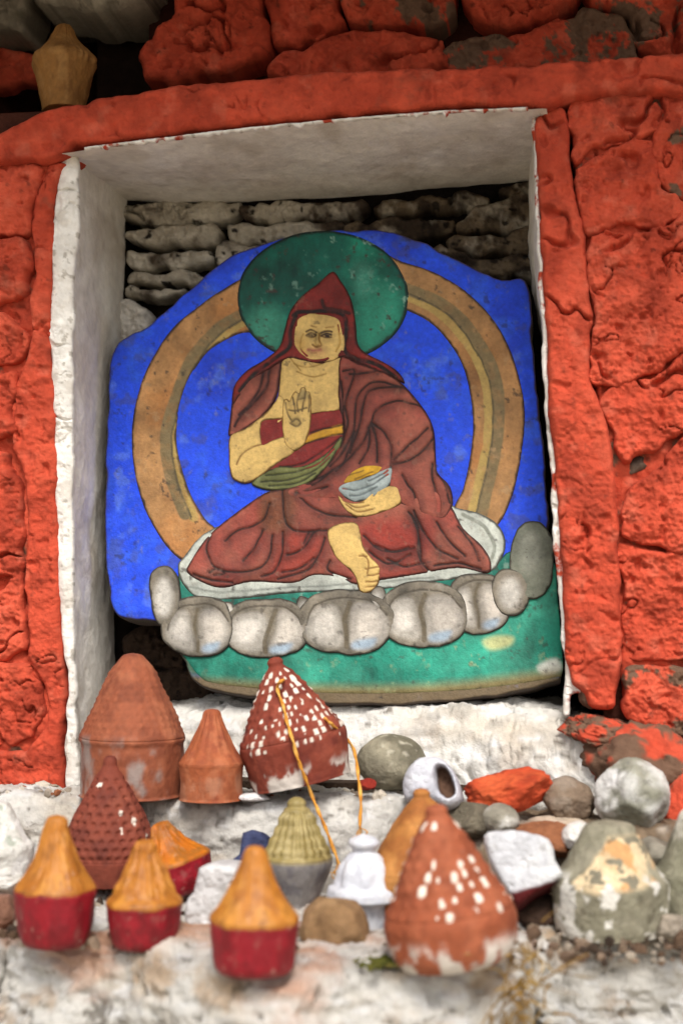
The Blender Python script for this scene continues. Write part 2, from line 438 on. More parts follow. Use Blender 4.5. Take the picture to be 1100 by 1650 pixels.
# ------------------------------------------------------------------ heights and depths of the place
NB = 0.165                                       # depth of the niche
Z1 = P(600, 1137, .055)[2]                       # niche floor
Z2 = P(216, 1282, -.045)[2]                      # middle step
Z2R = P(1020, 1338, -.10)[2]                     # middle step, lower on the right
Z3 = CAM[2]-.22                                  # front step
ZE = P(550, -130, 0)[2]                          # underside of the eave stones
def X0(px, y): return P(px, 980, y)[0]

# ------------------------------------------------------------------ ground
me_v = [(-400, -400, 0), (400, -400, 0), (400, 400, 0), (-400, 400, 0)]
g = mesh('ground', me_v, [(0, 1, 2, 3)], np.repeat(lin('#b5aa96')[None], 4, 0), M_DIRT, None, local=True); props(g, kind='structure')
props(g, 'pale trodden earth in front of the wall', 'ground')

# ------------------------------------------------------------------ the red wall round the niche
wall = empty('niche_wall', (0, .1, 0), 'rough masonry wall with red limewash and a white-lined niche', 'wall')
PW = Pl(0.0)
# solid core behind the facing stones, left open where the niche is
xl, xr = X0(112, 0)-.012, X0(905, 0)+.012
zt = P(300, 215, 0)[2]+.004
zq = P(300, 160, 0)[2]
box('wall_core', -1.6, xl-.02, .012, .5, 0, zq, wall, M_DIRT, '#4a2a20')
box('wall_core', -1.6, X0(-110, 0), .012, .5, zq, ZE+.3, wall, M_DIRT, '#4a2a20')
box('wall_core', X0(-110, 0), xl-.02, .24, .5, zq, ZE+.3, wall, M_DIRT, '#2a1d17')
box('wall_core', xr+.02, 1.4, .012, .5, 0, zq, wall, M_DIRT, '#4a2a20')
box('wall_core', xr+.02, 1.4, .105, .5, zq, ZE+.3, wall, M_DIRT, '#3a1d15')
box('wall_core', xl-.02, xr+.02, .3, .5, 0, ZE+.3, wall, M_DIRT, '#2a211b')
box('wall_core', xl-.02, xr+.02, .012, .3, 0, Z1-.06, wall, M_DIRT, '#4a3b30')

jl = [(112, 262), (99, 285), (90, 340), (86, 420), (84, 540), (90, 650), (93, 800), (97, 900), (100, 1000), (104, 1060), (106, 1110), (102, 1180), (104, 1250), (100, 1284),
      (40, 1288), (-100, 1290), (-100, 1218), (30, 1208), (50, 1202), (80, 1150), (70, 1095), (47, 1060), (48, 1000), (43, 930), (48, 870), (46, 795), (24, 720), (29, 660), (31, 610), (50, 560), (50, 480), (60, 440), (55, 400), (58, 330), (75, 285), (86, 268)]
piece('jamb', jl, PW, wall, M_WALL, redcol(3, .4), 2.2, 0, .005, 7, .05, rag=.0055, seed=3, wob=6)
jr = [(862, 205), (867, 300), (872, 420), (880, 560), (886, 680), (894, 760), (899, 850), (907, 960), (912, 1060), (918, 1098), (940, 1118), (952, 1140), (985, 1142), (996, 1100),
      (999, 1000), (996, 880), (988, 760), (976, 680), (962, 640), (950, 600), (953, 500), (947, 440), (942, 380), (928, 320), (918, 270), (916, 200), (905, 176), (880, 182)]
piece('jamb', jr, PW, wall, M_WALL, redcol(5, .35), 2.2, .002, .007, 9, .05, rag=.005, seed=5, wob=5)
lint = [(-110, 250), (-60, 232), (0, 212), (40, 186), (100, 166), (200, 151), (300, 131), (420, 122), (560, 111), (700, 106), (850, 101), (1000, 90), (1200, 78), (1300, 76), (1300, 150),
        (1190, 150), (1064, 147), (980, 150), (925, 155), (895, 165), (868, 173), (850, 168), (700, 174), (560, 185), (400, 200), (250, 218), (150, 229), (118, 228), (100, 246), (60, 256), (0, 260), (-110, 268)]
lint = [(VPX+(x-VPX)*.983, VPY+(y-VPY)*.983) for x, y in lint]
piece('lintel', lint, PW, wall, M_WALL, redcol(11, .25), 2.2, .012, .010, 10, .03, rag=.0042, seed=11, wob=5)
HAND = [
 # right of the niche
 ([(927, 160), (1058, 153), (1064, 195), (1042, 222), (985, 236), (955, 240), (942, 260), (928, 248)], .004),
 ([(1070, 156), (1200, 154), (1300, 156), (1300, 380), (1190, 372), (1110, 330), (1066, 300), (1050, 232), (1070, 200)], .0),
 ([(930, 272), (985, 244), (1044, 234), (1062, 300), (1105, 340), (1062, 368), (1000, 362), (948, 378), (932, 330)], .002),
 ([(955, 386), (1060, 375), (1108, 345), (1190, 380), (1300, 388), (1300, 530), (1190, 545), (1105, 560), (1060, 598), (965, 622), (955, 590), (960, 500)], .005),
 ([(972, 634), (1060, 606), (1110, 570), (1300, 540), (1300, 650), (1190, 664), (1092, 700), (1052, 728), (1004, 748), (990, 700)], .002),
 ([(1003, 812), (1012, 790), (1060, 752), (1100, 712), (1190, 676), (1300, 664), (1300, 866), (1100, 884), (1008, 866), (1000, 838)], .008),
 ([(1003, 880), (1100, 894), (1300, 878), (1300, 1040), (1190, 1060), (1060, 1062), (1012, 1054), (1004, 960)], .001),
 ([(1006, 1080), (1050, 1076), (1190, 1072), (1300, 1052), (1300, 1200), (1190, 1205), (1060, 1190), (1012, 1142)], .0),
 ([(1070, 1205), (1190, 1212), (1300, 1208), (1300, 1420), (1110, 1420), (1080, 1330), (1060, 1260)], .002),
 # left of the niche
 ([(-110, 276), (40, 268), (70, 276), (56, 318), (48, 368), (0, 380), (-110, 384)], .002),
 ([(-110, 394), (0, 390), (44, 394), (52, 430), (44, 470), (8, 488), (-110, 500)], .004),
 ([(-110, 508), (4, 508), (40, 540), (45, 562), (12, 584), (-110, 600)], .0),
 ([(-110, 612), (10, 606), (22, 624), (20, 660), (14, 706), (-110, 718)], .003),
 ([(-110, 728), (8, 726), (16, 752), (38, 800), (40, 860), (34, 930), (40, 1000), (34, 1052), (-110, 1072)], .003),
 ([(-110, 1082), (30, 1068), (60, 1100), (70, 1150), (38, 1192), (-110, 1205)], .004)]
def grow(pl, k):
    a = np.array(pl, float); c = a.mean(0); e = a-c; return c+e*(1+k/np.maximum(np.linalg.norm(e, axis=1), 1))[:, None]
for i, (pl, b) in enumerate(HAND):
    r = random.Random(i); pl = grow(pl, 4.0)
    piece('stone', pl, PW, wall, M_WALL, redcol(20+i, .45, .12 if i in (1, 7) else 0), 2.0, b*.6, .0055, 5, .03, rag=.0078, seed=20+i, wob=11,
          tilt=(r.uniform(-3e-5, 3e-5), r.uniform(-2e-5, 2e-5)))
# red mud plaster pressed into the joints, flush with the stones in many places
PM = Pl(.0075)
for k, pl in enumerate(([(1002, 150), (1320, 150), (1320, 1400), (1090, 1400), (1040, 1180), (1004, 1150), (985, 900), (960, 640), (940, 400), (915, 170)], [(-120, 262), (100, 262), (96, 600), (100, 1286), (-120, 1288)])):
    piece('mud_plaster', pl, PM, wall, M_WALL, redcol(90+k, .6, .1), 4, 0, .004, 6, .004, rag=.0085, seed=90+k, sm=1, wob=4)
# facing stones beyond the frame, cut from a grid of jittered cells
def cells(x0, x1, y0, y1, nx, ny, seed, plane, parent, cf, base=0., res=8, gap=2, name='stone'):
    r = random.Random(seed)
    V = {}
    for i in range(nx+1):
        for j in range(ny+1):
            jx = 0 if i in (0, nx) else r.uniform(-.28, .28); jy = 0 if j in (0, ny) else r.uniform(-.25, .25)
            V[i, j] = np.array([x0+(x1-x0)*(i+jx)/nx, y0+(y1-y0)*(j+jy)/ny])
    for i in range(nx):
        for j in range(ny):
            q = np.array([V[i, j], V[i+1, j], V[i+1, j+1], V[i, j+1]]); c = q.mean(0)
            q = c+(q-c)*(1-2*gap/np.maximum(np.abs(q-c).max(), 1))
            q = np.array([q[k]*.72+q[(k+1) % 4]*.28 if t == 0 else q[k]*.28+q[(k+1) % 4]*.72 for k in range(4) for t in (0, 1)])
            piece(name, q, plane, parent, M_WALL, cf(seed+i*31+j), res, base+r.uniform(-.004, .004), .007, 9, .03, rag=.0075, seed=seed+i*31+j, wob=9)
cells(-760, -114, -120, 1400, 5, 11, 500, PW, wall, lambda s: redcol(s, .4))
cells(1306, 1800, 150, 1500, 4, 10, 900, PW, wall, lambda s: redcol(s, .4))
# stones packed in the dark recess above the lintel
PU = Pl(.075)
UPP = [([(225, 84), (258, 62), (290, 10), (292, -70), (425, -70), (424, 0), (440, 72), (412, 105), (330, 124), (300, 138), (240, 134)], 0, .004),
 ([(436, -70), (556, -70), (543, 8), (556, 42), (492, 72), (448, 80), (432, 40)], 0, .0),
 ([(450, 92), (500, 82), (570, 54), (690, 62), (716, 84), (706, 130), (450, 136)], 0, .006),
 ([(564, -70), (716, -70), (736, 8), (700, 48), (590, 40), (552, 12)], 1, .002),
 ([(744, -70), (926, -70), (926, 8), (860, 42), (800, 48), (750, 18)], 0, -.002),
 ([(726, 72), (850, 56), (938, 22), (1006, 42), (1004, 120), (722, 128)], 1, .004),
 ([(944, -70), (1100, -70), (1180, -70), (1180, 60), (1120, 110), (1016, 84), (1010, 30), (948, 8)], 1, .0),
 ([(1190, -70), (1320, -70), (1320, 100), (1130, 112), (1188, 60)], 0, .0),
 ([(60, -70), (250, -70), (244, 4), (216, 24), (130, 28), (62, 8)], 2, .01),
 ([(-110, -70), (46, -70), (34, 30), (12, 46), (-110, 40)], 2, -.01),
 ([(-110, 54), (14, 52), (62, 66), (50, 90), (10, 110), (-110, 120)], 0, -.05)]
for i, (pl, kd, b) in enumerate(UPP):
    cf = [redcol(140+i, .6), redcol(140+i, .6, .3), stonecol(['#8a8070', '#6a6253', '#a39a88'], 150+i, 35, '#2b241e')][kd]
    piece('stone', pl, PU, wall, M_WALL, cf, 2.5, b, .010, 12, .06, rag=.012, seed=140+i, wob=10)
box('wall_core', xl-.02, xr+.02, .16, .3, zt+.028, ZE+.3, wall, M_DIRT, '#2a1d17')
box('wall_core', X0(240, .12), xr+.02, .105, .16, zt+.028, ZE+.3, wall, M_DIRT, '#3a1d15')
cells(1328, 1800, -70, 120, 3, 2, 1200, PU, wall, lambda s: redcol(s, .6))
# eave: flagstones laid over the wall, out over the niche
for i in range(7):
    r = random.Random(60+i); xa = -1.15+i*.31
    pl_ = np.array([(xa, -.29+r.uniform(-.03, .03)), (xa+.15, -.30+r.uniform(-.02, .02)), (xa+.302, -.29+r.uniform(-.03, .03)), (xa+.302, .5), (xa, .5)])
    t = .035+r.uniform(0, .01); n = 5
    vb = np.c_[pl_, np.full(n, ZE+r.uniform(0, .006))]; vt = np.c_[pl_+[0, .01], np.full(n, ZE+t)]
    fs = [tuple(range(n))[::-1], tuple(range(n, 2*n))]+[(k, (k+1) % n, n+(k+1) % n, n+k) for k in range(n)]
    mesh('eave_stone', np.r_[vb, vt], fs, np.repeat(lin('#857b6c')[None], 2*n, 0), M_ROCK, wall, flat=True)

# ------------------------------------------------------------------ white plaster lining of the niche
wc = stonecol(['#dcd6cb', '#d3cbbf', '#e4dfd6'], 31, 20, '#b5aa9a', .3, 90)
def liningcol(seed, bare=0.):
    def f(p, d, wp):
        c = wc(p, d, wp)
        c = mix(c, lin('#a2927c'), ss(.25, .6, fbm(wp*np.array([1, .5, 1]), 22, 5, seed))*.4)
        return c
    return f
Lf = [P(118, 236, .002), P(112, 300, .0), P(108, 420, .0), P(105, 560, .0), P(112, 700, .0), P(112, 850, 0), P(116, 1000, 0), P(120, 1110, 0), P(118, 1290, 0)]
Lb = [P(206, 318, NB), P(203, 360, NB), P(200, 440, NB), P(198, 560, NB), P(192, 700, NB), P(190, 850, NB), P(188, 950, NB), P(186, 1050, NB), P(186, 1230, NB)]
ruled('reveal', Lf, Lb, wall, M_PLASTER, liningcol(4), 220, 40, .0028, 30, 4, (1, 0, 0))
Sf = [P(100, 247, -.019), P(250, 228, -.019), P(400, 210, -.019), P(560, 195, -.019), P(700, 184, -.019), P(850, 177, -.019), P(880, 177, -.019)]
Sb = [P(196, 322, NB), P(300, 326, NB), P(400, 324, NB), P(560, 316, NB), P(700, 306, NB), P(850, 292, NB), P(900, 290, NB)]
ruled('soffit', Sf, Sb, wall, M_PLASTER, liningcol(8), 200, 50, .0025, 25, 8, (0, 0, 1))
Rf = [P(862, 180, .004), P(866, 300, .004), P(871, 420, .004), P(880, 560, .004), P(886, 680, .004), P(897, 850, .004), P(907, 960, .004), P(914, 1090, .004), P(918, 1180, .004)]
Rb = [P(850, 292, NB), P(851, 340, NB), P(852, 420, NB), P(872, 560, NB), P(884, 680, NB), P(896, 850, NB), P(905, 960, NB), P(910, 1040, NB), P(912, 1150, NB)]
ruled('reveal', Rf, Rb, wall, M_PLASTER, liningcol(6), 200, 40, .0028, 30, 6, (1, 0, 0))
# thick ragged plaster lip round the opening
lipc = stonecol(['#ddd8cf', '#cfc8bd', '#e6e2da'], 33, 60, '#8d8373', .6, 200)
lip = [(104, 250), (118, 246), (128, 262), (126, 300), (128, 360), (120, 440), (119, 520), (117, 600), (118, 700), (118, 800), (119, 900), (120, 1000), (122, 1100), (124, 1180), (128, 1280), (108, 1282),
       (106, 1180), (110, 1120), (106, 1060), (99, 1000), (92, 900), (89, 800), (88, 700), (86, 620), (80, 540), (84, 480), (84, 420), (88, 340), (96, 290)]
piece('plaster_lip', lip, PW, wall, M_PLASTER, lipc, 1.6, .0, .003, 14, .004, rag=.0028, seed=41, wob=3.5)
lip2 = [(857, 186), (864, 192), (869, 300), (875, 420), (883, 560), (890, 680), (899, 760), (905, 850), (912, 960), (918, 1060), (925, 1085), (945, 1090), (940, 1112), (922, 1118), (918, 1150), (908, 1148),
        (910, 1100), (905, 1040), (898, 940), (890, 850), (886, 740), (880, 680), (873, 560), (866, 420), (861, 300)]
def lipred(p, d, wp): return mix(lipc(p, d, wp), lin('#a8402a'), ss(.12, .35, fbm(wp, 60, 6, 49, g=.65)))
piece('plaster_lip', lip2, PW, wall, M_PLASTER, lipred, 1.4, -.002, .003, 4, .006, rag=.0016, seed=43, wob=5)
_r = random.Random(3); _x = np.arange(136, 852, 6.); _lo = np.interp(_x, [136, 250, 400, 560, 700, 852], [240, 226, 208, 193, 182, 175])
lip3 = [(x, y-3) for x, y in zip(_x, _lo)]+[(x, y+max(.6, _r.gauss(1.6, 1.1))+(_r.random() < .15)*_r.uniform(1, 4)) for x, y in zip(_x[::-1], _lo[::-1])]
piece('plaster_lip', lip3, Pl(-.0195), wall, M_PLASTER, lipred, 1.5, .0, .002, 3, .003, rag=.0012, seed=45, wob=1.0, sm=1)

# ------------------------------------------------------------------ dry-stone back of the niche
bw = empty('back_wall', (0, NB+.02, Z1), 'weathered schist stones flaking whitewash behind the painted slate', 'wall')
PB = Pl(NB+.004)
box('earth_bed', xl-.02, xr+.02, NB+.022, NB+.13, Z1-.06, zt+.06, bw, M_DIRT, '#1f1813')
BS = [[(204, 332), (290, 330), (380, 328), (392, 345), (340, 362), (250, 366), (206, 352)],
 [(398, 330), (500, 330), (560, 326), (600, 334), (580, 352), (480, 360), (400, 352)],
 [(212, 374), (300, 368), (350, 372), (356, 392), (300, 402), (222, 398)],
 [(366, 366), (450, 362), (540, 358), (560, 372), (480, 392), (380, 392)],
 [(215, 404), (270, 408), (330, 404), (340, 424), (280, 436), (214, 430)],
 [(212, 440), (290, 440), (330, 446), (300, 462), (216, 460)],
 [(196, 486), (222, 484), (238, 500), (244, 530), (220, 560), (196, 560)],
 [(205, 466), (260, 468), (300, 470), (290, 484), (236, 488), (206, 480)],
 [(610, 330), (700, 318), (770, 312), (790, 330), (720, 346), (620, 352)],
 [(570, 358), (680, 352), (730, 352), (720, 380), (640, 392), (560, 388)],
 [(740, 350), (800, 330), (860, 312), (862, 360), (800, 378), (740, 376)],
 [(730, 384), (800, 384), (860, 370), (862, 410), (790, 412), (730, 404)],
 [(700, 402), (780, 418), (858, 416), (856, 452), (780, 452), (710, 440)],
 [(800, 310), (850, 296), (858, 306), (820, 324)],
 [(350, 398), (420, 398), (440, 420), (360, 430)],
 [(204, 1020), (260, 1010), (330, 1040), (330, 1075), (210, 1070)],
 [(188, 1080), (330, 1082), (340, 1130), (190, 1140)]]
for i, pl in enumerate(BS):
    br = i in (8, 9, 10, 11, 12, 13)
    cf = stonecol(['#b5ac9b', '#4c4034', '#c9c1b1'] if not br else ['#6a5b48', '#32281f', '#a29887', '#3d3126'], 300+i, 34, '#1f1812', .95, 110)
    if i == 6: cf = stonecol(['#cfc8bc', '#bdb4a6'], 306, 40, '#8d8373', .5)
    if i > 14: cf = stonecol(['#4a3a2e', '#2e231c'], 300+i, 55, '#1b1410', .9)
    r = random.Random(300+i)
    piece('stone', pl, PB, bw, M_ROCK, cf, 1.8, r.uniform(-.002, .006), .008, 8, .02, rag=.0075, disp=.004, dsc=110, oct=4, ridged=True, seed=300+i, wob=12)

# ------------------------------------------------------------------ the painted slate
sl = empty('painted_slate', (P(600, 1137, .055)[0], .06, Z1), 'carved slate painted with a seated red-robed teacher on a lotus before blue', 'carving')
zb = Z1
PSL = Pl(.056, .15, zb)
z5 = lambda a: [(350+x*.3, 360+y*.3) for x, y in a]
z6 = lambda a: [(340+x*.36364, 580+y*.36364) for x, y in a]
z7 = lambda a: [(240+x*.41818, 760+y*.41818) for x, y in a]
z8 = lambda a: [(600+x*.41818, 760+y*.41818) for x, y in a]
DK = '#2a1712'; BK = '#1a1613'
slab = [(182, 572), (205, 545), (250, 520), (300, 472), (340, 438), (390, 407), (450, 387), (510, 376), (580, 373), (630, 377), (690, 397), (750, 427), (810, 452), (846, 456), (856, 520), (866, 640), (878, 760), (886, 880),
        (896, 960), (903, 1040), (905, 1088), (890, 1102), (800, 1122), (700, 1133), (600, 1137), (500, 1133), (420, 1125), (340, 1112), (315, 1098), (300, 1070), (280, 1040), (262, 1012), (240, 1000), (210, 1000), (185, 985), (176, 950), (172, 850), (172, 760), (175, 660)]
def slabcol(p, d, wp):
    c = np.repeat(lin('#1e4ade')[None], len(p), 0)
    n = fbm(wp, 20, 5, 2); c = mix(c, lin('#1a34b4'), ss(-.05, .45, n)*.6); c = mix(c, lin('#2f5fdc'), ss(.0, .5, fbm(wp, 45, 6, 8))*.65)
    c = c*(1+.2*fbm(wp, 150, 4, 18))[:, None]
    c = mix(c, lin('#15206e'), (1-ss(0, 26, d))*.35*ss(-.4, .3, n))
    n2 = fbm(wp, 60, 5, 12); low = ss(700, 900, p[:, 1])
    c = mix(c, lin('#5f7fd0'), ss(.3, .6, n2+.1*low)*.45)
    c = mix(c, lin('#46464e'), ss(.26, .5, fbm(wp, 70, 5, 14)+.12*low)*.4)
    e = wobble(p, 5, .03, 5)
    c = mix(c, lin('#6a5a42'), ss(1082, 1098, e[:, 1]+.02*(p[:, 0]-600)**2/600*1.))
    c = mix(c, lin('#3f5a48'), ss(1018, 1036, e[:, 1])*(1-ss(1082, 1098, e[:, 1])))
    sc_ = fbm(wp*np.array([1.1, 1, .8]), 130, 5, 25, g=.62); c = mix(c, lin('#77788a'), ss(.34, .56, sc_)*.4); c = mix(c, lin('#26262c'), ss(.33, .5, fbm(wp, 130, 5, 27, g=.62))*.6)
    c = mix(c, lin('#3d3128'), 1-ss(1, 5, d+2*n2))
    return c
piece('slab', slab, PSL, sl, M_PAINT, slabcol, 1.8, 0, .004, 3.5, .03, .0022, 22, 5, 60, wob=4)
def spiece(name, poly, plane, parent, material, colour, res, base, puff, *r, **k):
    lo = .0034+(base-.0045)*.28; k['under'] = True; r = list(r)
    if len(r) > 2: r[2] *= .4
    return piece(name, poly, plane, parent, material, colour, res, lo, puff*.38, *r, **k)
# light-ring (mandorla) halves
ml = [(425, 440), (388, 452), (360, 468), (330, 488), (280, 530), (246, 580), (223, 640), (214, 700), (218, 760), (234, 820), (262, 872), (290, 902), (312, 906), (352, 862), (332, 836), (311, 800), (297, 760), (288, 720), (289, 680), (300, 632), (320, 592), (345, 563), (388, 540), (425, 530)]
mr_ = [(615, 415), (648, 424), (700, 441), (750, 471), (790, 511), (820, 560), (839, 620), (846, 670), (841, 730), (829, 790), (810, 838), (790, 850), (733, 826), (745, 790), (756, 740), (761, 690), (757, 640), (744, 590), (720, 551), (690, 521), (648, 500), (615, 490)]
sl1 = [(384, 512), (345, 540), (312, 580), (290, 630), (272, 690), (272, 740), (284, 790), (300, 830)]
sr1 = [(652, 468), (700, 486), (745, 520), (780, 570), (800, 620), (804, 690), (794, 750), (776, 830)]
for k, (pl, st) in enumerate(((ml, sl1), (mr_, sr1))):
    stk = [(st, 19, '#7d6c4a'), (np.array(st)+[(9 if k == 0 else -10), 3], 3, '#5a5038')]
    stk2 = [(np.array(st)+[(14 if k == 0 else -16), 5], 16, '#b09555')]
    o_ = spiece('light_ring', pl, PSL, sl, M_PAINT, paint('#b08352', .22, ('#241a1c', 4.5), (), stk2+stk, .5, 200+k*9, '#a98a62', 30, '#a5713f'), 1.7, .0045, .0035, 6, .004, .0007, 90, 4, 62+k, carve=carver(stk, .0005))
hal = [(521+138*cos(a), 482+107*sin(a)) for a in np.linspace(0, 2*pi, 28, endpoint=False)]
spiece('halo', hal, PSL, sl, M_PAINT, paint('#0a5144', .4, ('#10201d', 5.5), [([(400, 520), (440, 500), (460, 540), (440, 575), (415, 565)], '#3f8f76', 22), ([(585, 470), (640, 470), (640, 530), (600, 570), (582, 540)], '#2c8a70', 22), ([(575, 430), (600, 440), (590, 480), (575, 470)], '#3f8a74', 14)], (), .6, 220, '#7fa694', 30, '#14705a'), 1.8, .0065, .0035, 7, .004, .0009, 60, 4, 66)
# seat: cushion, green seat, petals, base
base = [(286, 1035), (330, 1020), (430, 1015), (560, 1005), (660, 990), (740, 970), (800, 950), (850, 930), (890, 905), (897, 960), (904, 1040), (905, 1084), (888, 1094), (800, 1108), (700, 1116), (600, 1119), (500, 1117), (420, 1111), (345, 1102), (322, 1090), (305, 1068)]
spiece('lotus_base', base, PSL, sl, M_PAINT, paint('#1c7e68', .32, None, [([(778, 1034), (800, 1026), (826, 1028), (820, 1042), (790, 1048)], '#b9bd84', 6), ([(865, 1075), (895, 1062), (905, 1080), (880, 1092)], '#d0d4c8', 5), ([(330, 1096), (500, 1105), (700, 1104), (890, 1082), (900, 1100), (700, 1122), (480, 1124), (330, 1108)], '#83744a', 12)], (), .4, 230, '#9aa67a', 30, '#3a9a80'),
      1.8, .005, .004, 10, .005, .0012, 40, 4, 68)
seat = [(290, 925), (330, 960), (470, 955), (620, 940), (780, 915), (820, 890), (850, 900), (855, 935), (800, 960), (700, 985), (500, 995), (350, 1000), (300, 985)]
spiece('lotus_seat', seat, PSL, sl, M_PAINT, paint('#1a6a5a', .25, ('#1b2a26', 3), (), (), .4, 236, '#a7b0a0', 40), 1.8, .006, .003, 6, .004, .0006, 60, 4, 69)
cush = [(297, 900), (350, 850), (500, 820), (700, 808), (735, 820), (770, 828), (800, 845), (814, 872), (808, 902), (785, 926), (700, 940), (600, 953), (474, 957), (386, 967), (324, 966), (296, 942), (289, 918)]
spiece('cushion', cush, PSL, sl, M_PAINT, paint('#b9bdb2', .2, ('#3a3a34', 4), (), [([(300, 945), (360, 955), (470, 948), (600, 940), (700, 932)], 4, '#7c8078'), ([(745, 832), (780, 850), (795, 880), (790, 905)], 6, '#84887c')], .5, 240, '#8a8478', 40), 1.8, .008, .0035, 5, .004, .0006, 60, 4, 70)
def petal(pl, kind=0, seed=0, h=.009):
    a = np.array(pl); c = a.mean(0); hw = np.ptp(a[:, 0])/2; hh = np.ptp(a[:, 1])/2
    lobe = lambda cx, cy, rx, ry: [(c[0]+cx*hw+rx*hw*cos(t), c[1]+cy*hh+ry*hh*sin(t)) for t in np.linspace(0, 2*pi, 12, endpoint=False)]
    q = .14*math.sin(seed*2.3)
    W = lambda pts: [(c[0]+x*hw, c[1]+y*hh) for x, y in pts]
    if kind == 0: fl = [(W([(-.86, .1), (-.62, -.42), (-.2+q, -.5), (-.08+q, .0), (-.1, .74), (-.5, .72), (-.78, .5)]), '#9f998e', 5),
        (W([(.2+q, -.55), (.6, -.5), (.86, .0), (.8, .5), (.5, .76), (.1, .76), (.12+q, .1)]), '#a39c91', 5), (W([(-.7, .1), (-.5, -.25), (-.24+q, -.2), (-.24, .4), (-.55, .45)]), '#c4bdb2', 6),
        (W([(.3+q, -.3), (.6, -.25), (.7, .2), (.5, .55), (.26, .4)]), '#c6bdb0', 6), (W([(.15, .62), (.6, .5), (.5, .8), (.15, .84)]), '#93a3b0', 5)]
    elif kind == 1: fl = [(lobe(.0, .1, .55, .65), '#bdb8ae', 9)]
    else: fl = [(lobe(-.1, -.2, .5, .55), '#8f9182', 9)]
    st = [(W([(.1+q, -.6), (.0+q, -.1), (.0, .4), (.0, .8)]), max(hw*.1, 4), '#5f5543'), (W([(-.84, .1), (-.66, -.5), (-.1, -.74), (.5, -.66), (.84, -.2)]), 2.6, '#4a4236')] if kind == 0 else []
    spiece('lotus_petal', pl, PSL, sl, M_PAINT, paint('#736b5d' if kind < 2 else '#6f7263', .34, ('#2a251e', 3.0), fl, st, .35, seed, '#8a8478', 60), 1.6, .0155+.0004*(seed % 7), h*.26, 7, .006, .0012, 70, 4, seed, carve=carver(st, .0004), wob=3.5)
ell = lambda cx, cy, rx, ry, pw=2.4: [(cx+rx*np.sign(cos(a))*abs(cos(a))**(2/pw), cy+ry*np.sign(sin(a))*abs(sin(a))**(2/pw)) for a in np.linspace(0, 2*pi, 18, endpoint=False)]
petal([(484, 962), (500, 968), (506, 985), (500, 1000), (484, 1000), (476, 984)], 1, 254, .004)
petal([(600, 950), (618, 950), (624, 972), (610, 985), (598, 970)], 1, 255, .004)
petal([(362, 972), (378, 972), (384, 990), (370, 1002), (358, 992)], 1, 256, .004)
petal([(247, 925), (262, 914), (280, 918), (293, 940), (292, 985), (280, 1008), (262, 1008), (248, 985), (244, 950)], 1, 250)
petal(ell(857, 905, 35, 62), 2, 257)
petal(ell(822, 955, 30, 38), 1, 258)
petal(ell(772, 974, 52, 49), 0, 259)
petal(ell(322, 1012, 58, 49), 0, 251)
petal(ell(684, 992, 72, 52), 0, 262)
petal(ell(430, 1014, 70, 48), 0, 260)
petal(ell(560, 1004, 78, 52), 0, 261)
# robe, body
ROBE = '#93503f'; SK = '#d0ae68'
lap = [(338, 864), (378, 831), (428, 797), (464, 788), (500, 780), (560, 796), (640, 812), (700, 790), (728, 818), (747, 853), (776, 880), (791, 905), (786, 926), (738, 918), (675, 928), (612, 938), (574, 944), (549, 933), (508, 929), (474, 942), (407, 940), (365, 950), (336, 944), (304, 925), (310, 905)]
ls = [z7(s) for s in ([(240, 250), (230, 320), (270, 380), (350, 395), (430, 380), (470, 330), (480, 250)], [(240, 395), (270, 380), (300, 400), (260, 405)], [(440, 230), (410, 300), (370, 350)], [(520, 240), (520, 320), (490, 390), (440, 410)],
      [(470, 130), (440, 200), (350, 230), (300, 270)], [(690, 230), (640, 240), (600, 300), (540, 330)], [(680, 260), (660, 330), (600, 390), (500, 420)], [(640, 340), (580, 380), (520, 395)], [(520, 80), (530, 180), (560, 230), (640, 235)],
      [(570, 90), (640, 150), (720, 175), (800, 180)], [(700, 350), (690, 380), (720, 400), (780, 420)], [(830, 250), (900, 310), (1000, 300)], [(850, 310), (920, 360), (1010, 330)], [(1000, 160), (1040, 220), (1040, 330), (1080, 390)], [(180, 400), (250, 425), (330, 430)], [(620, 240), (600, 280)])]
ls += [z8(s) for s in ([(10, 290), (80, 315), (160, 300)], [(150, 170), (180, 250), (185, 350)], [(160, 160), (200, 240), (260, 310), (330, 340)], [(250, 200), (300, 280), (360, 330)], [(330, 220), (380, 280), (410, 350)], [(60, 340), (120, 370), (200, 360)], [(240, 370), (330, 360), (420, 380)])]
lst = [(s, 4.0, '#220d0a') for s in ls]
lapf = [([(580, 850), (640, 840), (690, 850), (690, 890), (620, 900), (585, 880)], '#943528', 16), ([(470, 860), (520, 860), (515, 900), (470, 930), (430, 935)], '#943a2c', 14), (z7([(440, 90), (560, 80), (560, 220), (440, 230)]), '#75432c', 10)]
spiece('robe_lap', lap, PSL, sl, M_PAINT, paint(ROBE, .16, ('#2c1210', 4), lapf, lst, .3, 270, '#8a6a58', 40, '#8f3f33'), 1.5, .0105, .006, 12, .005, .0013, 35, 4, 72, carve=carver(lst, .001))
sh = [(453, 582), (410, 600), (381, 631), (372, 680), (373, 706), (413, 684), (444, 650), (452, 616)]
shs = [(z6(s), 5.5, '#2c1210') for s in ([(300, 20), (190, 80), (120, 150)], [(270, 40), (240, 150), (150, 240), (110, 300)], [(240, 60), (215, 150), (130, 250)])]
spiece('robe_shoulder', sh, PSL, sl, M_PAINT, paint(ROBE, .16, ('#2c1210', 4), (), shs, .25, 275, '#8a6a58', 40), 1.5, .0105, .004, 8, .004, .0009, 45, 4, 73, carve=carver(shs, .0009))
chest = [(456, 585), (470, 574), (500, 570), (550, 574), (549, 600), (548, 640), (549, 664), (502, 670), (470, 680), (446, 690), (440, 660), (449, 642), (453, 610)]
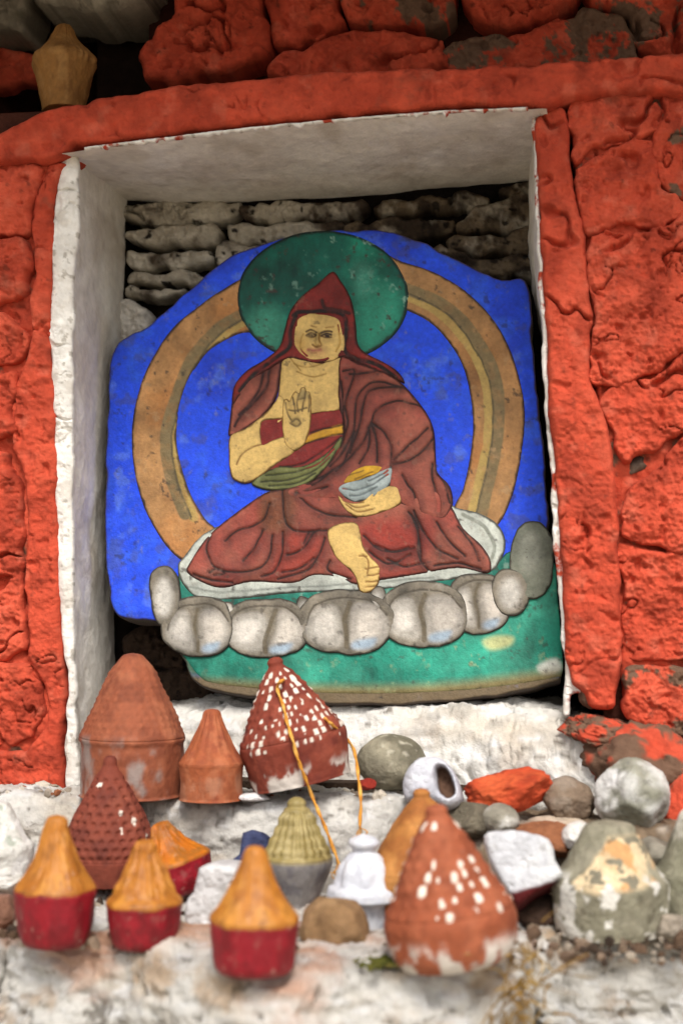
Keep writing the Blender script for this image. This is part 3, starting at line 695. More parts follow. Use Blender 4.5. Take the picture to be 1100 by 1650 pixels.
ches = [(z5(s), 2.2, '#8a6a2e') for s in ([(420, 770), (500, 790), (580, 760)], [(430, 810), (520, 835), (590, 815)], [(400, 740), (450, 800)])]
spiece('chest', chest, PSL, sl, M_PAINT, paint(SK, .1, ('#6a4320', 2.4), (), ches, .4, 280, '#b89a5a', 60), 1.4, .0095, .004, 8, .004, .0005, 70, 3, 74, carve=carver(ches, .0005))
shirt = [(499, 668), (549, 660), (556, 690), (553, 720), (545, 742), (520, 757), (480, 762), (440, 765), (418, 722), (412, 684), (440, 668), (460, 664)]
band = z6([(410, 360), (500, 320), (595, 293), (592, 335), (490, 355), (395, 392)])
shst = [(z6(s), 3, '#2c1210') for s in ([(440, 245), (570, 228)], [(445, 330), (595, 294)], [(395, 395), (490, 357), (592, 336)], [(310, 478), (400, 470), (500, 410), (580, 350)])]
spiece('undershirt', shirt, PSL, sl, M_PAINT, paint('#7c2420', .14, ('#2c1210', 3), [(band, '#c8952a', 1.5)], shst, .2, 284, '#8a6a58', 60), 1.4, .0095, .004, 6, .004, .0006, 60, 3, 75, carve=carver(shst, .0007))
sash = z6([(185, 548), (290, 482), (400, 478), (500, 430), (580, 350), (582, 385), (525, 475), (440, 552), (340, 584), (240, 580)])
sas = [(z6(s), 2.6, '#2d3016') for s in ([(250, 520), (350, 510), (470, 470), (550, 400)], [(230, 545), (340, 540), (450, 505), (530, 440)], [(260, 565), (380, 555), (470, 510)])]
spiece('sash', sash, PSL, sl, M_PAINT, paint('#6d7040', .2, ('#23210f', 3), (), sas, .25, 288, '#9a9a70', 60), 1.4, .012, .0035, 6, .004, .0006, 60, 3, 76, carve=carver(sas, .0008))
mant = [(550, 578), (580, 588), (618, 602), (645, 618), (668, 642), (690, 672), (700, 700), (703, 745), (706, 765), (726, 788), (729, 820), (712, 842), (665, 826), (638, 808), (622, 780), (600, 770), (578, 785), (562, 806), (520, 808), (470, 806), (466, 790), (500, 780), (529, 751), (549, 718), (555, 690), (548, 661), (547, 620)]
ms = [z6(s) for s in ([(590, 60), (640, 60), (600, 200), (610, 300), (560, 420), (470, 510)], [(840, 130), (720, 110), (650, 180), (640, 300), (600, 400), (530, 480)], [(850, 130), (720, 140), (680, 200), (660, 300), (620, 420)], [(940, 215), (830, 190), (740, 230), (715, 290), (660, 400), (560, 490), (460, 540)],
      [(715, 290), (770, 330), (800, 400), (800, 480)], [(720, 300), (740, 380), (740, 460)], [(700, 310), (700, 400), (660, 470)], [(960, 310), (880, 390), (810, 450)], [(990, 360), (930, 420), (870, 460), (810, 470)], [(985, 470), (980, 540), (1010, 620), (1010, 680)], [(850, 520), (900, 600), (920, 680)],
      [(620, 70), (730, 60)], [(580, 100), (590, 250), (585, 330)], [(1000, 500), (1040, 560), (1060, 640)], [(540, 500), (480, 550), (400, 580)], [(640, 330), (600, 450), (560, 500)], [(380, 600), (450, 590), (520, 570)])]
mst = [(s, 4.4, '#220d0a') for s in ms]
spiece('mantle', mant, PSL, sl, M_PAINT, paint(ROBE, .15, ('#2c1210', 4), (), mst, .3, 292, '#8a6a58', 40, '#8c4438'), 1.5, .0125, .006, 12, .005, .0013, 35, 4, 77, carve=carver(mst, .001))
# hood, face
hood = [(537, 441), (550, 456), (562, 475), (570, 497), (575, 530), (578, 558), (592, 573), (618, 586), (642, 602), (652, 620), (622, 606), (586, 592), (562, 580), (550, 580), (520, 590), (490, 586), (466, 582), (440, 596), (414, 612), (392, 638), (378, 656), (376, 640), (383, 618), (402, 598), (432, 580), (452, 562), (460, 535), (470, 503), (490, 479), (515, 460)]
hst = [(z5(s), 6.5, '#1c0f0d') for s in ([(420, 510), (460, 490), (560, 485), (640, 490), (690, 520), (695, 600), (690, 690), (740, 730), (860, 770), (960, 840)], [(425, 510), (400, 590), (395, 680), (320, 740), (220, 810), (130, 910)])]
hst += [(z5([(570, 430), (590, 470), (640, 480), (710, 500)]), 6, '#3a1512')]
spiece('hood', hood, PSL, sl, M_PAINT, paint('#74201a', .22, ('#34130f', 3.5), (), hst, .28, 296, '#8a5a48', 50), 1.4, .0125, .005, 8, .005, .0008, 50, 4, 78, carve=carver(hst, .0008))
face = [(480, 517), (500, 509), (530, 509), (550, 516), (555, 532), (558, 558), (553, 574), (538, 585), (515, 589), (495, 585), (480, 573), (474, 558), (474, 538)]
fst = [(z5(s), w_*1.35, c_) for s, w_, c_ in (([(485, 600), (510, 592), (540, 602)], 2.4, '#4a3418'), ([(565, 605), (595, 598), (625, 604)], 2.4, '#4a3418'), ([(484, 620), (510, 609), (542, 619)], 2.4, '#3a2412'), ([(566, 621), (594, 611), (622, 620)], 2.4, '#3a2412'), ([(490, 624), (515, 629), (538, 624)], 1.8, '#6a4a26'), ([(572, 626), (596, 630), (618, 625)], 1.8, '#6a4a26'), ([(508, 618), (518, 619)], 4.2, '#2a1a10'), ([(592, 619), (602, 620)], 4.2, '#2a1a10'),
       ([(555, 610), (560, 650), (570, 672), (545, 682), (520, 670)], 2.2, '#86622c'), ([(500, 695), (530, 700), (560, 694)], 3.0, '#a0604a'), ([(515, 712), (540, 714)], 2.0, '#a0764a'), ([(470, 610), (450, 680), (490, 730)], 1.8, '#a3803c'), ([(430, 560), (440, 500), (500, 490)], 2.5, '#a98238'), ([(510, 570), (540, 575)], 1.8, '#8f6a34'), ([(590, 575), (630, 570)], 1.8, '#8f6a34'), ([(490, 745), (550, 755), (600, 740)], 2, '#9a763a'), ([(655, 560), (665, 640), (640, 700)], 2, '#b08a40'))]
nose = [(z5([(548, 610), (548, 660)]), 7, '#ffffff')]
fc = carver(fst, .0005)
spiece('face', face, PSL, sl, M_PAINT, paint(SK, .1, ('#5a3a1c', 2.2), [(z5([(440, 640), (480, 650), (480, 710), (445, 690)]), '#c39a52', 10), (z5([(500, 690), (560, 690), (560, 705), (500, 705)]), '#b8805a', 4)], fst, .35, 300, '#b89a5a', 60), 1.1, .0145, .0055, 16, .005, .0003, 90, 3, 79,
      carve=lambda p: fc(p)+.0022*stroke_mask(p, z5([(550, 615), (548, 665)]), 6, 3))
# raised arm, hand
arm = [(452, 640), (444, 652), (431, 666), (400, 690), (373, 705), (371, 735), (373, 762), (380, 776), (405, 780), (449, 751), (480, 727), (470, 705), (458, 706), (440, 712), (425, 717), (424, 684), (446, 680), (462, 676), (462, 650)]
ars = [(z6(s), 2.4, '#6f4a20') for s in ([(120, 470), (140, 430), (190, 395), (235, 380)], [(235, 285), (330, 270)])]
spiece('arm', arm, PSL, sl, M_PAINT, paint(SK, .1, ('#5a3a1c', 2.6), (), ars, .35, 304, '#b89a5a', 60), 1.4, .0125, .005, 9, .004, .0005, 70, 3, 80, carve=carver(ars, .0006))
hand = [(462, 722), (458, 700), (456, 672), (458, 652), (464, 646), (469, 650), (472, 642), (478, 634), (483, 637), (487, 629), (493, 628), (496, 634), (501, 636), (504, 652), (502, 690), (494, 716), (478, 730)]
hds = [(z6(s), 2.8, '#6a5636') for s in ([(400, 150), (390, 200), (395, 240)], [(425, 150), (415, 200), (410, 240)], [(370, 180), (375, 220), (380, 250)], [(335, 200), (345, 250), (365, 280)], [(360, 290), (385, 270), (405, 290), (385, 305), (365, 292)], [(390, 190), (420, 180)], [(385, 235), (430, 225)], [(350, 230), (375, 235)], [(440, 170), (438, 240)])]
spiece('hand', hand, PSL, sl, M_PAINT, paint(SK, .1, ('#7a5a2a', 2), [(z6([(395, 150), (430, 140), (438, 180), (395, 190)]), '#a08a58', 5), (z6([(360, 270), (400, 265), (405, 300), (365, 305)]), '#9c8450', 5)], hds, .3, 308, '#9a8458', 60), 1.2, .0155, .004, 7, .005, .0004, 90, 3, 81, carve=carver(hds, .0007))
bowl = [(545, 791), (556, 781), (594, 771), (632, 755), (634, 778), (620, 796), (600, 806), (573, 812), (553, 802)]
cont = [(553, 782), (562, 768), (578, 757), (596, 752), (620, 755), (610, 768), (590, 775), (566, 783)]
lh = [(545, 797), (556, 808), (573, 812), (590, 806), (600, 792), (620, 787), (640, 786), (646, 798), (645, 816), (609, 831), (578, 836), (560, 826), (549, 812)]
cst = [(z6(s), 2, '#6a4c14') for s in ([(620, 520), (680, 500)], [(640, 540), (720, 505)])]
spiece('bowl_contents', cont, PSL, sl, M_PAINT, paint('#b98e22', .2, ('#4a3410', 2.4), (), cst, .25, 312, '#8f7a3a', 60), 1.3, .0155, .0045, 6, .004, .0005, 80, 3, 82)
bs_ = [(z6(s), 2.6, '#5c6668') for s in ([(590, 575), (650, 585), (720, 560), (790, 520)], [(620, 610), (680, 600), (740, 570)], [(700, 545), (740, 530), (790, 500)])]
spiece('bowl', bowl, PSL, sl, M_PAINT, paint('#8d9896', .2, ('#2f3434', 2.6), [([(596, 775), (626, 764), (628, 780), (604, 790)], '#b4c0be', 4)], bs_, .25, 316, '#6f7472', 60), 1.3, .016, .005, 8, .004, .0005, 80, 3, 83, carve=carver(bs_, .0007))
lhs = [(z6(s), 2.2, '#7a5524') for s in ([(590, 630), (640, 660), (700, 655)], [(600, 650), (650, 680), (720, 670)], [(575, 605), (620, 640), (680, 640)], [(690, 600), (730, 595), (720, 610)])]
spiece('hand', lh, PSL, sl, M_PAINT, paint(SK, .1, ('#5a3a1c', 2.4), (), lhs, .3, 320, '#b89a5a', 60), 1.3, .0165, .0045, 7, .004, .0004, 80, 3, 84, carve=carver(lhs, .0007))
foot = z7([(690, 245), (715, 212), (780, 198), (812, 215), (830, 290), (860, 335), (892, 370), (893, 400), (885, 440), (860, 468), (835, 475), (812, 460), (790, 400), (720, 330)])
fos = [(z7(s), 2.2, '#7a5524') for s in ([(840, 380), (870, 375), (892, 372)], [(845, 405), (870, 402), (893, 398)], [(840, 430), (865, 428), (888, 425)], [(838, 452), (860, 450), (878, 448)], [(830, 330), (850, 350), (845, 400)], [(815, 330), (845, 330)])]
spiece('foot', foot, PSL, sl, M_PAINT, paint(SK, .1, ('#5a3a1c', 2.4), (), fos, .3, 324, '#b89a5a', 60), 1.3, .0165, .005, 8, .004, .0004, 80, 3, 85, carve=carver(fos, .0008))

# ------------------------------------------------------------------ whitewashed ledges
ld = empty('stepped_ledge', (0, -.05, 0), 'stepped ledge of whitewashed rubble below the niche', 'ledge')
def whitecol(seed, tan=.4, grey=.5, orange=0., lum=1.):
    def f(p, d, wp):
        c = np.repeat(lin('#cdc9c1')[None], len(wp), 0); q = wp*np.array([.6, 1, 1.7])
        c = mix(c, lin('#bfb6a8'), ss(-.1, .5, fbm(q, 22, 5, seed)))
        c = mix(c, lin('#8b8680'), ss(.05, .45, fbm(q, 60, 5, seed+5))*grey); c = mix(c, lin('#d9d8d6'), ss(.1, .4, fbm(q, 90, 4, seed+6))*.6)
        c = mix(c, lin('#a9865c'), ss(.22, .55, fbm(wp, 30, 5, seed+9))*tan)
        c = mix(c, lin('#4f4538'), ss(.3, .5, fbm(q, 95, 6, seed+13, g=.6))*.75)
        if orange: c = mix(c, lin('#b5713f'), .6*ss(.62-orange, 1.05-orange, .5+.9*fbm(wp*np.array([.5, 1, 1]), 26, 5, seed+17)+.35*ss(Z3-.03, Z3+.004, wp[:, 2])-.15))
        return c*lum
    return f
ip = lambda xs, ys: (lambda x: np.interp(x, xs, ys))
# niche floor stone
fx = [X0(a, .03) for a in (160, 300, 450, 600, 800, 900, 1000, 1060)]
fy = ip(fx, [.075, .062, .056, .05, .022, -.002, -.018, .0]); fz = ip(fx, [-.012, -.002, .0, .0, -.001, -.002, -.016, -.035])
def prof_sill(x):
    y, dz = float(fy(x)), float(fz(x)); z = Z1+dz
    return [(.3, z), (y+.05, z), (y+.018, z-.002), (y+.003, z-.012), (y-.006, z-.03), (y-.012, z-.055), (y-.016, z-.085), (y-.018, z-.13)]
ledge('sill_stone', (X0(100, .05), X0(1075, 0)), prof_sill, ld, M_WHITE, whitecol(700, .2, .45, 0, 1.12), 400, .007, 26, 700, 110)
# middle step
my = ip([X0(a, -.05) for a in (-800, 0, 200, 420, 600, 660)], [-.05, -.05, -.056, -.06, -.062, -.05])
def prof_mid(x):
    y = float(my(x)); z = Z2
    return [(.12, z), (y+.05, z), (y+.014, z-.001), (y+.002, z-.008), (y-.004, z-.025), (y-.003, z-.05), (y-.008, z-.09), (y-.01, z-.14)]
ledge('step_stone', (X0(-420, -.05), X0(660, -.05)), prof_mid, ld, M_WHITE, whitecol(720, .2, .85, 0, .88), 400, .006, 32, 720, 110)
ledge('step_stone', (X0(-900, -.05), X0(-424, -.05)), prof_mid, ld, M_WHITE, whitecol(725, .2, .8), 90, .0042, 34, 725, 50)
my2 = ip([X0(a, -.05) for a in (650, 760, 900, 1100, 1300)], [-.075, -.085, -.1, -.105, -.1])
def prof_midr(x):
    y = float(my2(x)); z = Z2R
    return [(.12, z), (y+.05, z), (y+.014, z-.001), (y+.002, z-.008), (y-.004, z-.025), (y-.003, z-.05), (y-.008, z-.09), (y-.01, z-.14)]
ledge('step_stone', (X0(655, -.05), X0(1330, -.05)), prof_midr, ld, M_ROCK, stonecol(['#7d6a55', '#5c4c3d', '#a5998a'], 730, 40, '#2b221b'), 200, .005, 34, 730, 60)
ledge('step_stone', (X0(1334, -.05), X0(1850, -.05)), prof_midr, ld, M_WHITE, whitecol(735, .3, .6), 80, .005, 34, 735, 50)
# front step: its lip follows the photo
EDGE = [(-900, 1500), (-200, 1506), (0, 1512), (120, 1528), (230, 1538), (330, 1560), (410, 1578), (500, 1580), (620, 1566), (720, 1560), (800, 1552), (846, 1536)]
EDGE2 = [(852, 1524), (900, 1512), (980, 1512), (1100, 1512), (1200, 1516), (1800, 1516)]
def edgefn(E):
    pts = on_z(np.array(E, float), Z3-.004); return pts[:, 0], pts[:, 1]
for E, a, b, sd_, nx in ((EDGE, 2, len(EDGE)-1, 740, 420), (EDGE, 0, 2, 742, 160), (EDGE2, 0, 4, 744, 200), (EDGE2, 4, 5, 746, 120)):
    ex, ey = edgefn(E); F = ip(list(ex), list(ey))
    def prof_f(x, F=F):
        y = float(F(x)); z = Z3
        return [(-.03, z), (y+.06, z), (y+.016, z-.001), (y+.003, z-.006), (y-.006, z-.02), (y-.012, z-.05), (y-.016, z-.1), (y-.012, z-.16)]
    ledge('front_stone', (ex[a]+.0015, ex[b]-.0015), prof_f, ld, M_WHITE, whitecol(sd_, .6, .5, -.02, .82), nx, .008, 24, sd_, 170)
box('ledge_core', -1.5, 1.3, -.05, .012, 0, Z3-.02, ld, M_DIRT, '#5a4c3d')
box('ledge_core', -1.5, 1.3, -.16, -.05, 0, Z3-.12, ld, M_WHITE, '#b0a89b')
# red shoulder rock under the right jamb
rock('shoulder_rock', None, None, 1040, 1240, 220, 150, .11, .004, 811, None, M_WALL, 12, (0, .42, 0), .16, parent=ld, colfn=redcol(811, .6, .38), sharp=.6)
rock('shoulder_rock', None, None, 958, 1172, 120, 44, .06, .0, 812, None, M_WALL, 12, (.2, .25, 0), .22, parent=ld, colfn=redcol(812, .4, .25), sharp=.5)
rock('shoulder_rock', None, None, 958, 1112, 50, 64, .022, .004, 813, None, M_ROCK, 8, (0, .1, 0), .12, parent=ld, colfn=redcol(813, .8, .45), sharp=.6)
rock('shoulder_rock', None, None, 1105, 1310, 90, 120, .07, -.03, 814, None, M_WALL, 8, (0, .1, 0), .08, parent=ld, colfn=redcol(814, .5, .1), sharp=.7)

# ------------------------------------------------------------------ clay offerings
TC = ['#8c4d33', '#985a3e', '#7a412b']
def hash2(a, b, s=0): return _h(a.astype(np.int64).ravel(), b.astype(np.int64).ravel(), np.zeros(a.size, np.int64)+s, s).reshape(a.shape)
def rowgrid(T, Z, R, z0, z1, rows, cols):
    u = (Z-z0)/(z1-z0)*rows; i = np.floor(u); fu = u-i
    n = np.maximum(6, np.round(cols*np.clip((1-(i+.5)/rows)*.8+.2, .2, 1))); v = (T+pi/2)/(2*pi)*n + .5*(i % 2); j = np.floor(v); fv = v-j
    m = (Z > z0) & (Z < z1); return i, np.mod(j, n), fu, fv, m
def clay(cols, seed, sc=2.5):
    cs = [lin(c) for c in cols]
    def f(dirs):
        c = np.repeat(cs[0][None], len(dirs), 0)
        for k, q in enumerate(cs[1:]): c = mix(c, q, ss(-.1, .4, fbm(dirs, sc*(1+.5*k), 5, seed+k*5)))
        return c*(1+.12*fbm(dirs, 16, 3, seed+8))[:, None]
    return f
CONE = [(.0, .0), (.86, .0), (.93, .02), (.96, .10), (1., .24), (1.02, .33), (.99, .37), (.93, .42), (.84, .48), (.70, .58), (.56, .68), (.43, .77), (.29, .86), (.17, .915), (.145, .935), (.155, .96), (.10, .99), (.0, 1.0)]
def bumps(z0, z1, rows, cols, amp):
    def f(T, Z, R):
        i, j, fu, fv, m = rowgrid(T, Z, R, z0, z1, rows, cols)
        b = np.exp(-((fu-.5)/.28)**2-((fv-.5)/.26)**2)
        return amp*b*m*np.clip(R*2.5, 0, 1)
    return f
def flecked(cols, seed, z0, z1, rows, ncol, amt, white='#e4d9c9', basewhite=0., patch=None):
    g = clay(cols, seed)
    def f(T, Z, R, dirs):
        c = g(dirs); i, j, fu, fv, m = rowgrid(T, Z, R, z0, z1, rows, ncol)
        reg = fbm(dirs, 2.0, 3, seed+30).reshape(T.shape)*.95
        k = (hash2(i, j, seed) < amt+reg) & m
        ju, jv, js = hash2(i, j, seed+1)-.5, hash2(i, j, seed+2)-.5, .6+.8*hash2(i, j, seed+3)
        b = np.exp(-((fu-.5-.35*ju)/(.36*js))**4-((fv-.5-.35*jv)/(.21*js))**4)*k
        c = mix(c, lin(white), ss(.25, .6, b.ravel()+.45*fbm(dirs, 10, 4, seed+3)*(b.ravel() > .03))*.92)
        if basewhite:
            n = fbm(dirs, 3.2, 5, seed+60)
            c = mix(c, lin('#c9bfb4'), ss(.05, .25, n+(basewhite-.5))*(1-ss(z0-.19, z0-.08, Z.ravel()+.16*n)))
        return c
    return f
def plaincol(cols, seed, dust=None, dz=(0, 1), damt=.7):
    g = clay(cols, seed)
    def f(T, Z, R, dirs):
        c = g(dirs)
        if dust: c = mix(c, lin(dust), ss(-.1, .35, fbm(dirs, 3, 5, seed+60))*damt*ss(dz[0]-.04, dz[0]+.04, Z.ravel())*(1-ss(dz[1]-.04, dz[1]+.04, Z.ravel())))
        return c
    return f
BIG = [(0, 0), (.95, 0), (.98, .02), (.99, .1), (1., .3), (1.0, .36), (1.03, .39), (1.02, .43), (.97, .46), (.9, .53), (.77, .63), (.62, .74), (.45, .86), (.3, .94), (.18, .985), (.0, 1.0)]
lathe('tsa_tsa', 'large terracotta cone offering with dusty grey base against the white plaster jamb', 'clay offering', 214, 172, 1052, Z2, bot=1282, prof=BIG, relief=bumps(.44, .93, 11, 44, .022),
      colour=plaincol(TC, 3, '#8f8078', (-.1, .42), .95), split=.4, parts=('cone', 'base'), seed=3)
SM = [(0, 0), (.93, 0), (.96, .03), (.97, .2), (1.0, .36), (1.02, .40), (.97, .43), (.8, .52), (.6, .66), (.42, .8), (.3, .9), (.26, .96), (.18, .99), (0, 1)]
ribs = lambda n, a, z0: (lambda T, Z, R: a*np.sin(n*T)*ss(z0, z0+.06, Z)*(1-ss(.9, 1, Z)))
lathe('tsa_tsa', 'small plain terracotta cone offering between the big terracotta cone and white-flecked cone', 'clay offering', 342, 108, 1142, Z2, bot=1288, prof=SM, relief=ribs(16, .015, .42), colour=plaincol(['#96502f', '#8a472d', '#a35f3e'], 5, '#b08a70', (-.1, .3), .3), split=.4, parts=('cone', 'base'), seed=5)
e4, r4, h4 = lathe('tsa_tsa', 'brick-red cone offering speckled with rows of white paint, tied with orange cord', 'clay offering', 487, 168, 1080, Z2, bot=1286, prof=CONE, relief=bumps(.36, .9, 9, 36, .035),
      colour=flecked(['#7a3626', '#86402e', '#6b2d21'], 14, .30, .9, 11, 40, .62, basewhite=.6), split=.36, parts=('cone', 'base'), tilt=(.05, -.22, 0), seed=14)
e4.location.z += .013
DIM = [(.0, .0), (.8, .0), (.9, .03), (.96, .12), (1., .22), (.99, .3), (.93, .38), (.82, .48), (.68, .6), (.5, .72), (.34, .82), (.22, .88), (.16, .92), (.15, .96), (.1, .99), (0, 1.0)]
lathe('tsa_tsa', 'brick-red cone offering dimpled all over, behind the orange-topped cones', 'clay offering', 178, 158, 1217, Z3+.012, yc=-.088, prof=DIM, relief=bumps(.2, .84, 10, 34, -.075),
      colour=flecked(['#743626', '#7e3f2d', '#622c20'], 17, .2, .88, 10, 34, .05), split=.2, parts=('cone', 'base'), material=M_CLAY, seed=17)
OR = [(0, 0), (.66, 0), (.76, .012), (.85, .05), (.92, .13), (.97, .25), (1.0, .36), (1.02, .405), (1.0, .44), (.89, .49), (.73, .56), (.57, .65), (.45, .74), (.36, .82), (.30, .88), (.265, .93), (.20, .98), (0, 1)]
OR2 = [(0, 0), (.68, 0), (.78, .015), (.86, .06), (.92, .14), (.97, .26), (1.0, .36), (1.03, .40), (1.0, .44), (.84, .49), (.74, .56), (.60, .64), (.5, .73), (.42, .79), (.33, .87), (.29, .93), (.2, .98), (0, 1)]
OR3 = [(0, 0), (.7, 0), (.8, .012), (.89, .05), (.94, .13), (.98, .26), (1.0, .37), (1.02, .42), (.99, .45), (.86, .505), (.69, .59), (.54, .68), (.41, .78), (.31, .87), (.25, .94), (.17, .985), (0, 1)]
def orange(seed, zs=.41, gold='#a96a20', g2='#b3772c', red='#800b1a'):
    ga, gb = clay([gold, g2, '#965a18'], seed), clay([red, '#8a0c1c', '#6e0a15'], seed+1)
    def f(T, Z, R, dirs):
        c = ga(dirs); b = gb(dirs); n = fbm(dirs, 2.2, 3, seed+2)*.03
        c = mix(c, lin('#7a4a18'), ss(.1, .5, fbm(dirs*np.array([1, 1, .5]), 5, 5, seed+12))*.55); b = mix(b, lin('#8a6a5e'), ss(.25, .55, fbm(dirs, 4, 5, seed+14))*.22)
        c = mix(c, b, 1-ss(zs-.012, zs+.012, Z.ravel()+n)); return mix(c, lin('#c9b8a4'), ss(.5, .66, fbm(dirs, 7, 4, seed+16))*.2)
    return f
def orel(seed):
    def f(T, Z, R):
        w_ = np.stack([np.cos(T)*3, np.sin(T)*3, Z*1.2], -1).reshape(-1, 3)
        k = fbm(w_, 1.3, 3, seed, True).reshape(T.shape)
        return .035*k*ss(.42, .55, Z)*(1-ss(.93, 1, Z))+.05*fbm(w_*np.array([1, 1, 6.]), 1., 3, seed+4).reshape(T.shape)*ss(.42, .5, Z)
    return f
lathe('tsa_tsa', 'tall orange-topped cone offering with dark red base beside the dimpled brick cone', 'clay offering', 92, 132, 1313, Z3, bot=1522, prof=OR, relief=orel(21), colour=orange(21, .43), split=.43, parts=('cone', 'base'), material=M_GLOSS, seed=21)
lathe('tsa_tsa', 'squat orange-topped cone offering with ribbed crown and red base', 'clay offering', 234, 126, 1352, Z3, bot=1524, prof=OR2, relief=lambda T, Z, R: orel(23)(T, Z, R)+.035*np.sin(11*T)*ss(.45, .6, Z)*(1-ss(.85, .95, Z)), colour=orange(23, .4), split=.4, parts=('cone', 'base'), material=M_GLOSS, seed=23)
lathe('tsa_tsa', 'bright orange cone offering with red base tipped back behind the squat ribbed one', 'clay offering', 296, 122, 1318, Z3+.010, yc=-.115, prof=OR, relief=orel(25), colour=orange(25, .40, '#b05f0c', '#b96c14'), split=.4, parts=('cone', 'base'), tilt=(.0, -.34, 0), material=M_GLOSS, seed=25)
lathe('tsa_tsa', 'smooth orange-topped cone offering with glossy red base at the ledge lip', 'clay offering', 411, 140, 1362, Z3, bot=1566, prof=OR3, relief=lambda T, Z, R: orel(27)(T, Z, R)*.5, colour=orange(27, .40), split=.4, parts=('cone', 'base'), material=M_GLOSS, seed=27)
GP = [(0, 0), (.5, 0), (.56, .04), (.7, .14), (.86, .26), (.97, .36), (1.0, .42), (.97, .46), (.9, .48), (.87, .53), (.79, .56), (.74, .62), (.66, .65), (.61, .71), (.52, .75), (.48, .81), (.38, .85), (.33, .89), (.25, .91), (.25, .95), (.14, .99), (0, 1)]
def goldc(T, Z, R, dirs):
    c = clay(['#8a7a48', '#756639', '#9c8c5c'], 31)(dirs); b = clay(['#7d7875', '#8a8683', '#6a6668'], 33)(dirs)
    return mix(c, b, 1-ss(.40, .46, Z.ravel()))
lathe('tsa_tsa', 'gilded ribbed stupa offering with grey bowl-shaped base', 'clay offering', 478, 118, 1284, Z3+.004, yc=-.118, prof=GP, relief=lambda T, Z, R: (.03*np.sin(20*T)+.03*np.sin(5*T+1))*ss(.46, .5, Z)*(1-ss(.84, .88, Z)), colour=goldc, split=.44, parts=('crown', 'base'), material=M_GLOSS, seed=31)
WP = [(0, 0), (.55, 0), (.6, .03), (.66, .16), (.72, .28), (.98, .31), (1.0, .36), (.96, .42), (.82, .45), (.76, .5), (.7, .6), (.62, .68), (.5, .75), (.36, .80), (.3, .82), (.4, .87), (.42, .91), (.34, .95), (.15, .98), (0, 1)]
lathe('tsa_tsa', 'white painted stupa offering with round finial, orange cord hanging above', 'clay offering', 586, 124, 1343, Z3, bot=1494, prof=WP, relief=lambda T, Z, R: .035*np.sin(8*T)*ss(.45, .5, Z)*(1-ss(.68, .74, Z)), colour=lambda T, Z, R, dirs: mix(clay(['#c3c5cb', '#b9bbc2', '#cccdd0'], 35)(dirs), lin('#8d8f9a'), ss(.1, .5, fbm(dirs, 3, 4, 36))*(1-ss(.22, .3, Z.ravel()))*.9), split=.3, parts=('stupa', 'base'), material=M_GLOSS, seed=35)
lathe('tsa_tsa', 'plain ochre cone offering half hidden behind the large white-dabbed terracotta cone', 'clay offering', 684, 186, 1270, Z3+.006, yc=-.140, prof=CONE, relief=None, colour=plaincol(['#a56c34', '#b27a40', '#935a2a'], 38), split=.36, parts=('cone', 'base'), tilt=(0, -.03, 0), seed=38)
DT = [(.0, .0), (.70, .0), (.80, .012), (.90, .06), (.97, .13), (1.0, .22), (1.01, .28), (.97, .34), (.9, .4), (.8, .48), (.68, .58), (.53, .7), (.4, .8), (.28, .87), (.18, .92), (.165, .94), (.165, .965), (.11, .99), (.0, 1.0)]
lathe('tsa_tsa', 'large terracotta cone offering dabbed with white paint, its foot chalky white', 'clay offering', 731, 204, 1294, Z3, bot=1552, prof=DT, relief=bumps(.33, .9, 8, 30, .03), colour=flecked(['#8e4a2e', '#995538', '#804128'], 45, .33, .9, 8, 30, .30, basewhite=.62), split=.33, parts=('cone', 'base'), tilt=(.0, -.12, 0), seed=45)
LP = [(0, 0), (.86, 0), (.93, .02), (.97, .1), (1., .3), (1.01, .42), (.99, .47), (.9, .52), (.78, .61), (.64, .74), (.51, .86), (.43, .93), (.36, .97), (.2, .995), (0, 1)]
def lich(T, Z, R, dirs):
    c = clay(['#85806c', '#787260', '#928c78'], 51)(dirs); n = fbm(dirs+3., 1.5, 4, 53); k = ((T+pi/2+pi) % (2*pi)-pi)
    patch = ss(-.1, .12, n*.8+.5-np.abs(k.ravel()-.3)*.5)*ss(.44, .5, Z.ravel()+.1*n)*(1-ss(.86, .92, Z.ravel()))
    c = mix(c, lin('#d3bd98'), patch); c = mix(c, lin('#c08a52'), patch*ss(.05, .3, fbm(dirs, 3.5, 5, 57))*.8); c = mix(c, lin('#7d7765'), patch*ss(.18, .3, fbm(dirs, 5, 5, 58)))
    c = mix(c, lin('#d6d2c8'), ss(.04, .16, fbm(dirs, 2.8, 5, 59))*(1-ss(.5, .6, Z.ravel())))
    return mix(c, lin('#4d4638'), ss(.3, .5, fbm(dirs, 6, 4, 61))*.6)
lathe('tsa_tsa', 'weathered grey-green cone offering with flaking cream paint patches', 'clay offering', 980, 176, 1322, Z3, bot=1502, prof=LP, relief=lambda T, Z, R: .02*np.sin(4*T+1), colour=lich, split=.47, parts=('cone', 'base'), material=M_ROCK, seed=51, noise=.03)
lathe('tsa_tsa', 'weathered olive-grey cone offering with whitened tip at the end of the ledge', 'clay offering', 1128, 150, 1300, Z3, yc=-.13, prof=LP, relief=None, colour=lambda T, Z, R, dirs: mix(clay(['#7d7a66', '#8a8672'], 63)(dirs), lin('#d2ccbc'), ss(.7, .85, Z.ravel()+.2*fbm(dirs, 3, 4, 64))), split=.47, parts=('cone', 'base'), material=M_ROCK, seed=63, noise=.03)
OP = [(0, 0), (.62, 0), (.66, .03), (.72, .14), (.82, .3), (.93, .44), (1.0, .54), (.97, .60), (.82, .66), (.6, .74), (.42, .82), (.32, .9), (.2, .97), (0, 1)]
ytop = .03; ztop = P(105, 172, ytop)[2]-.004
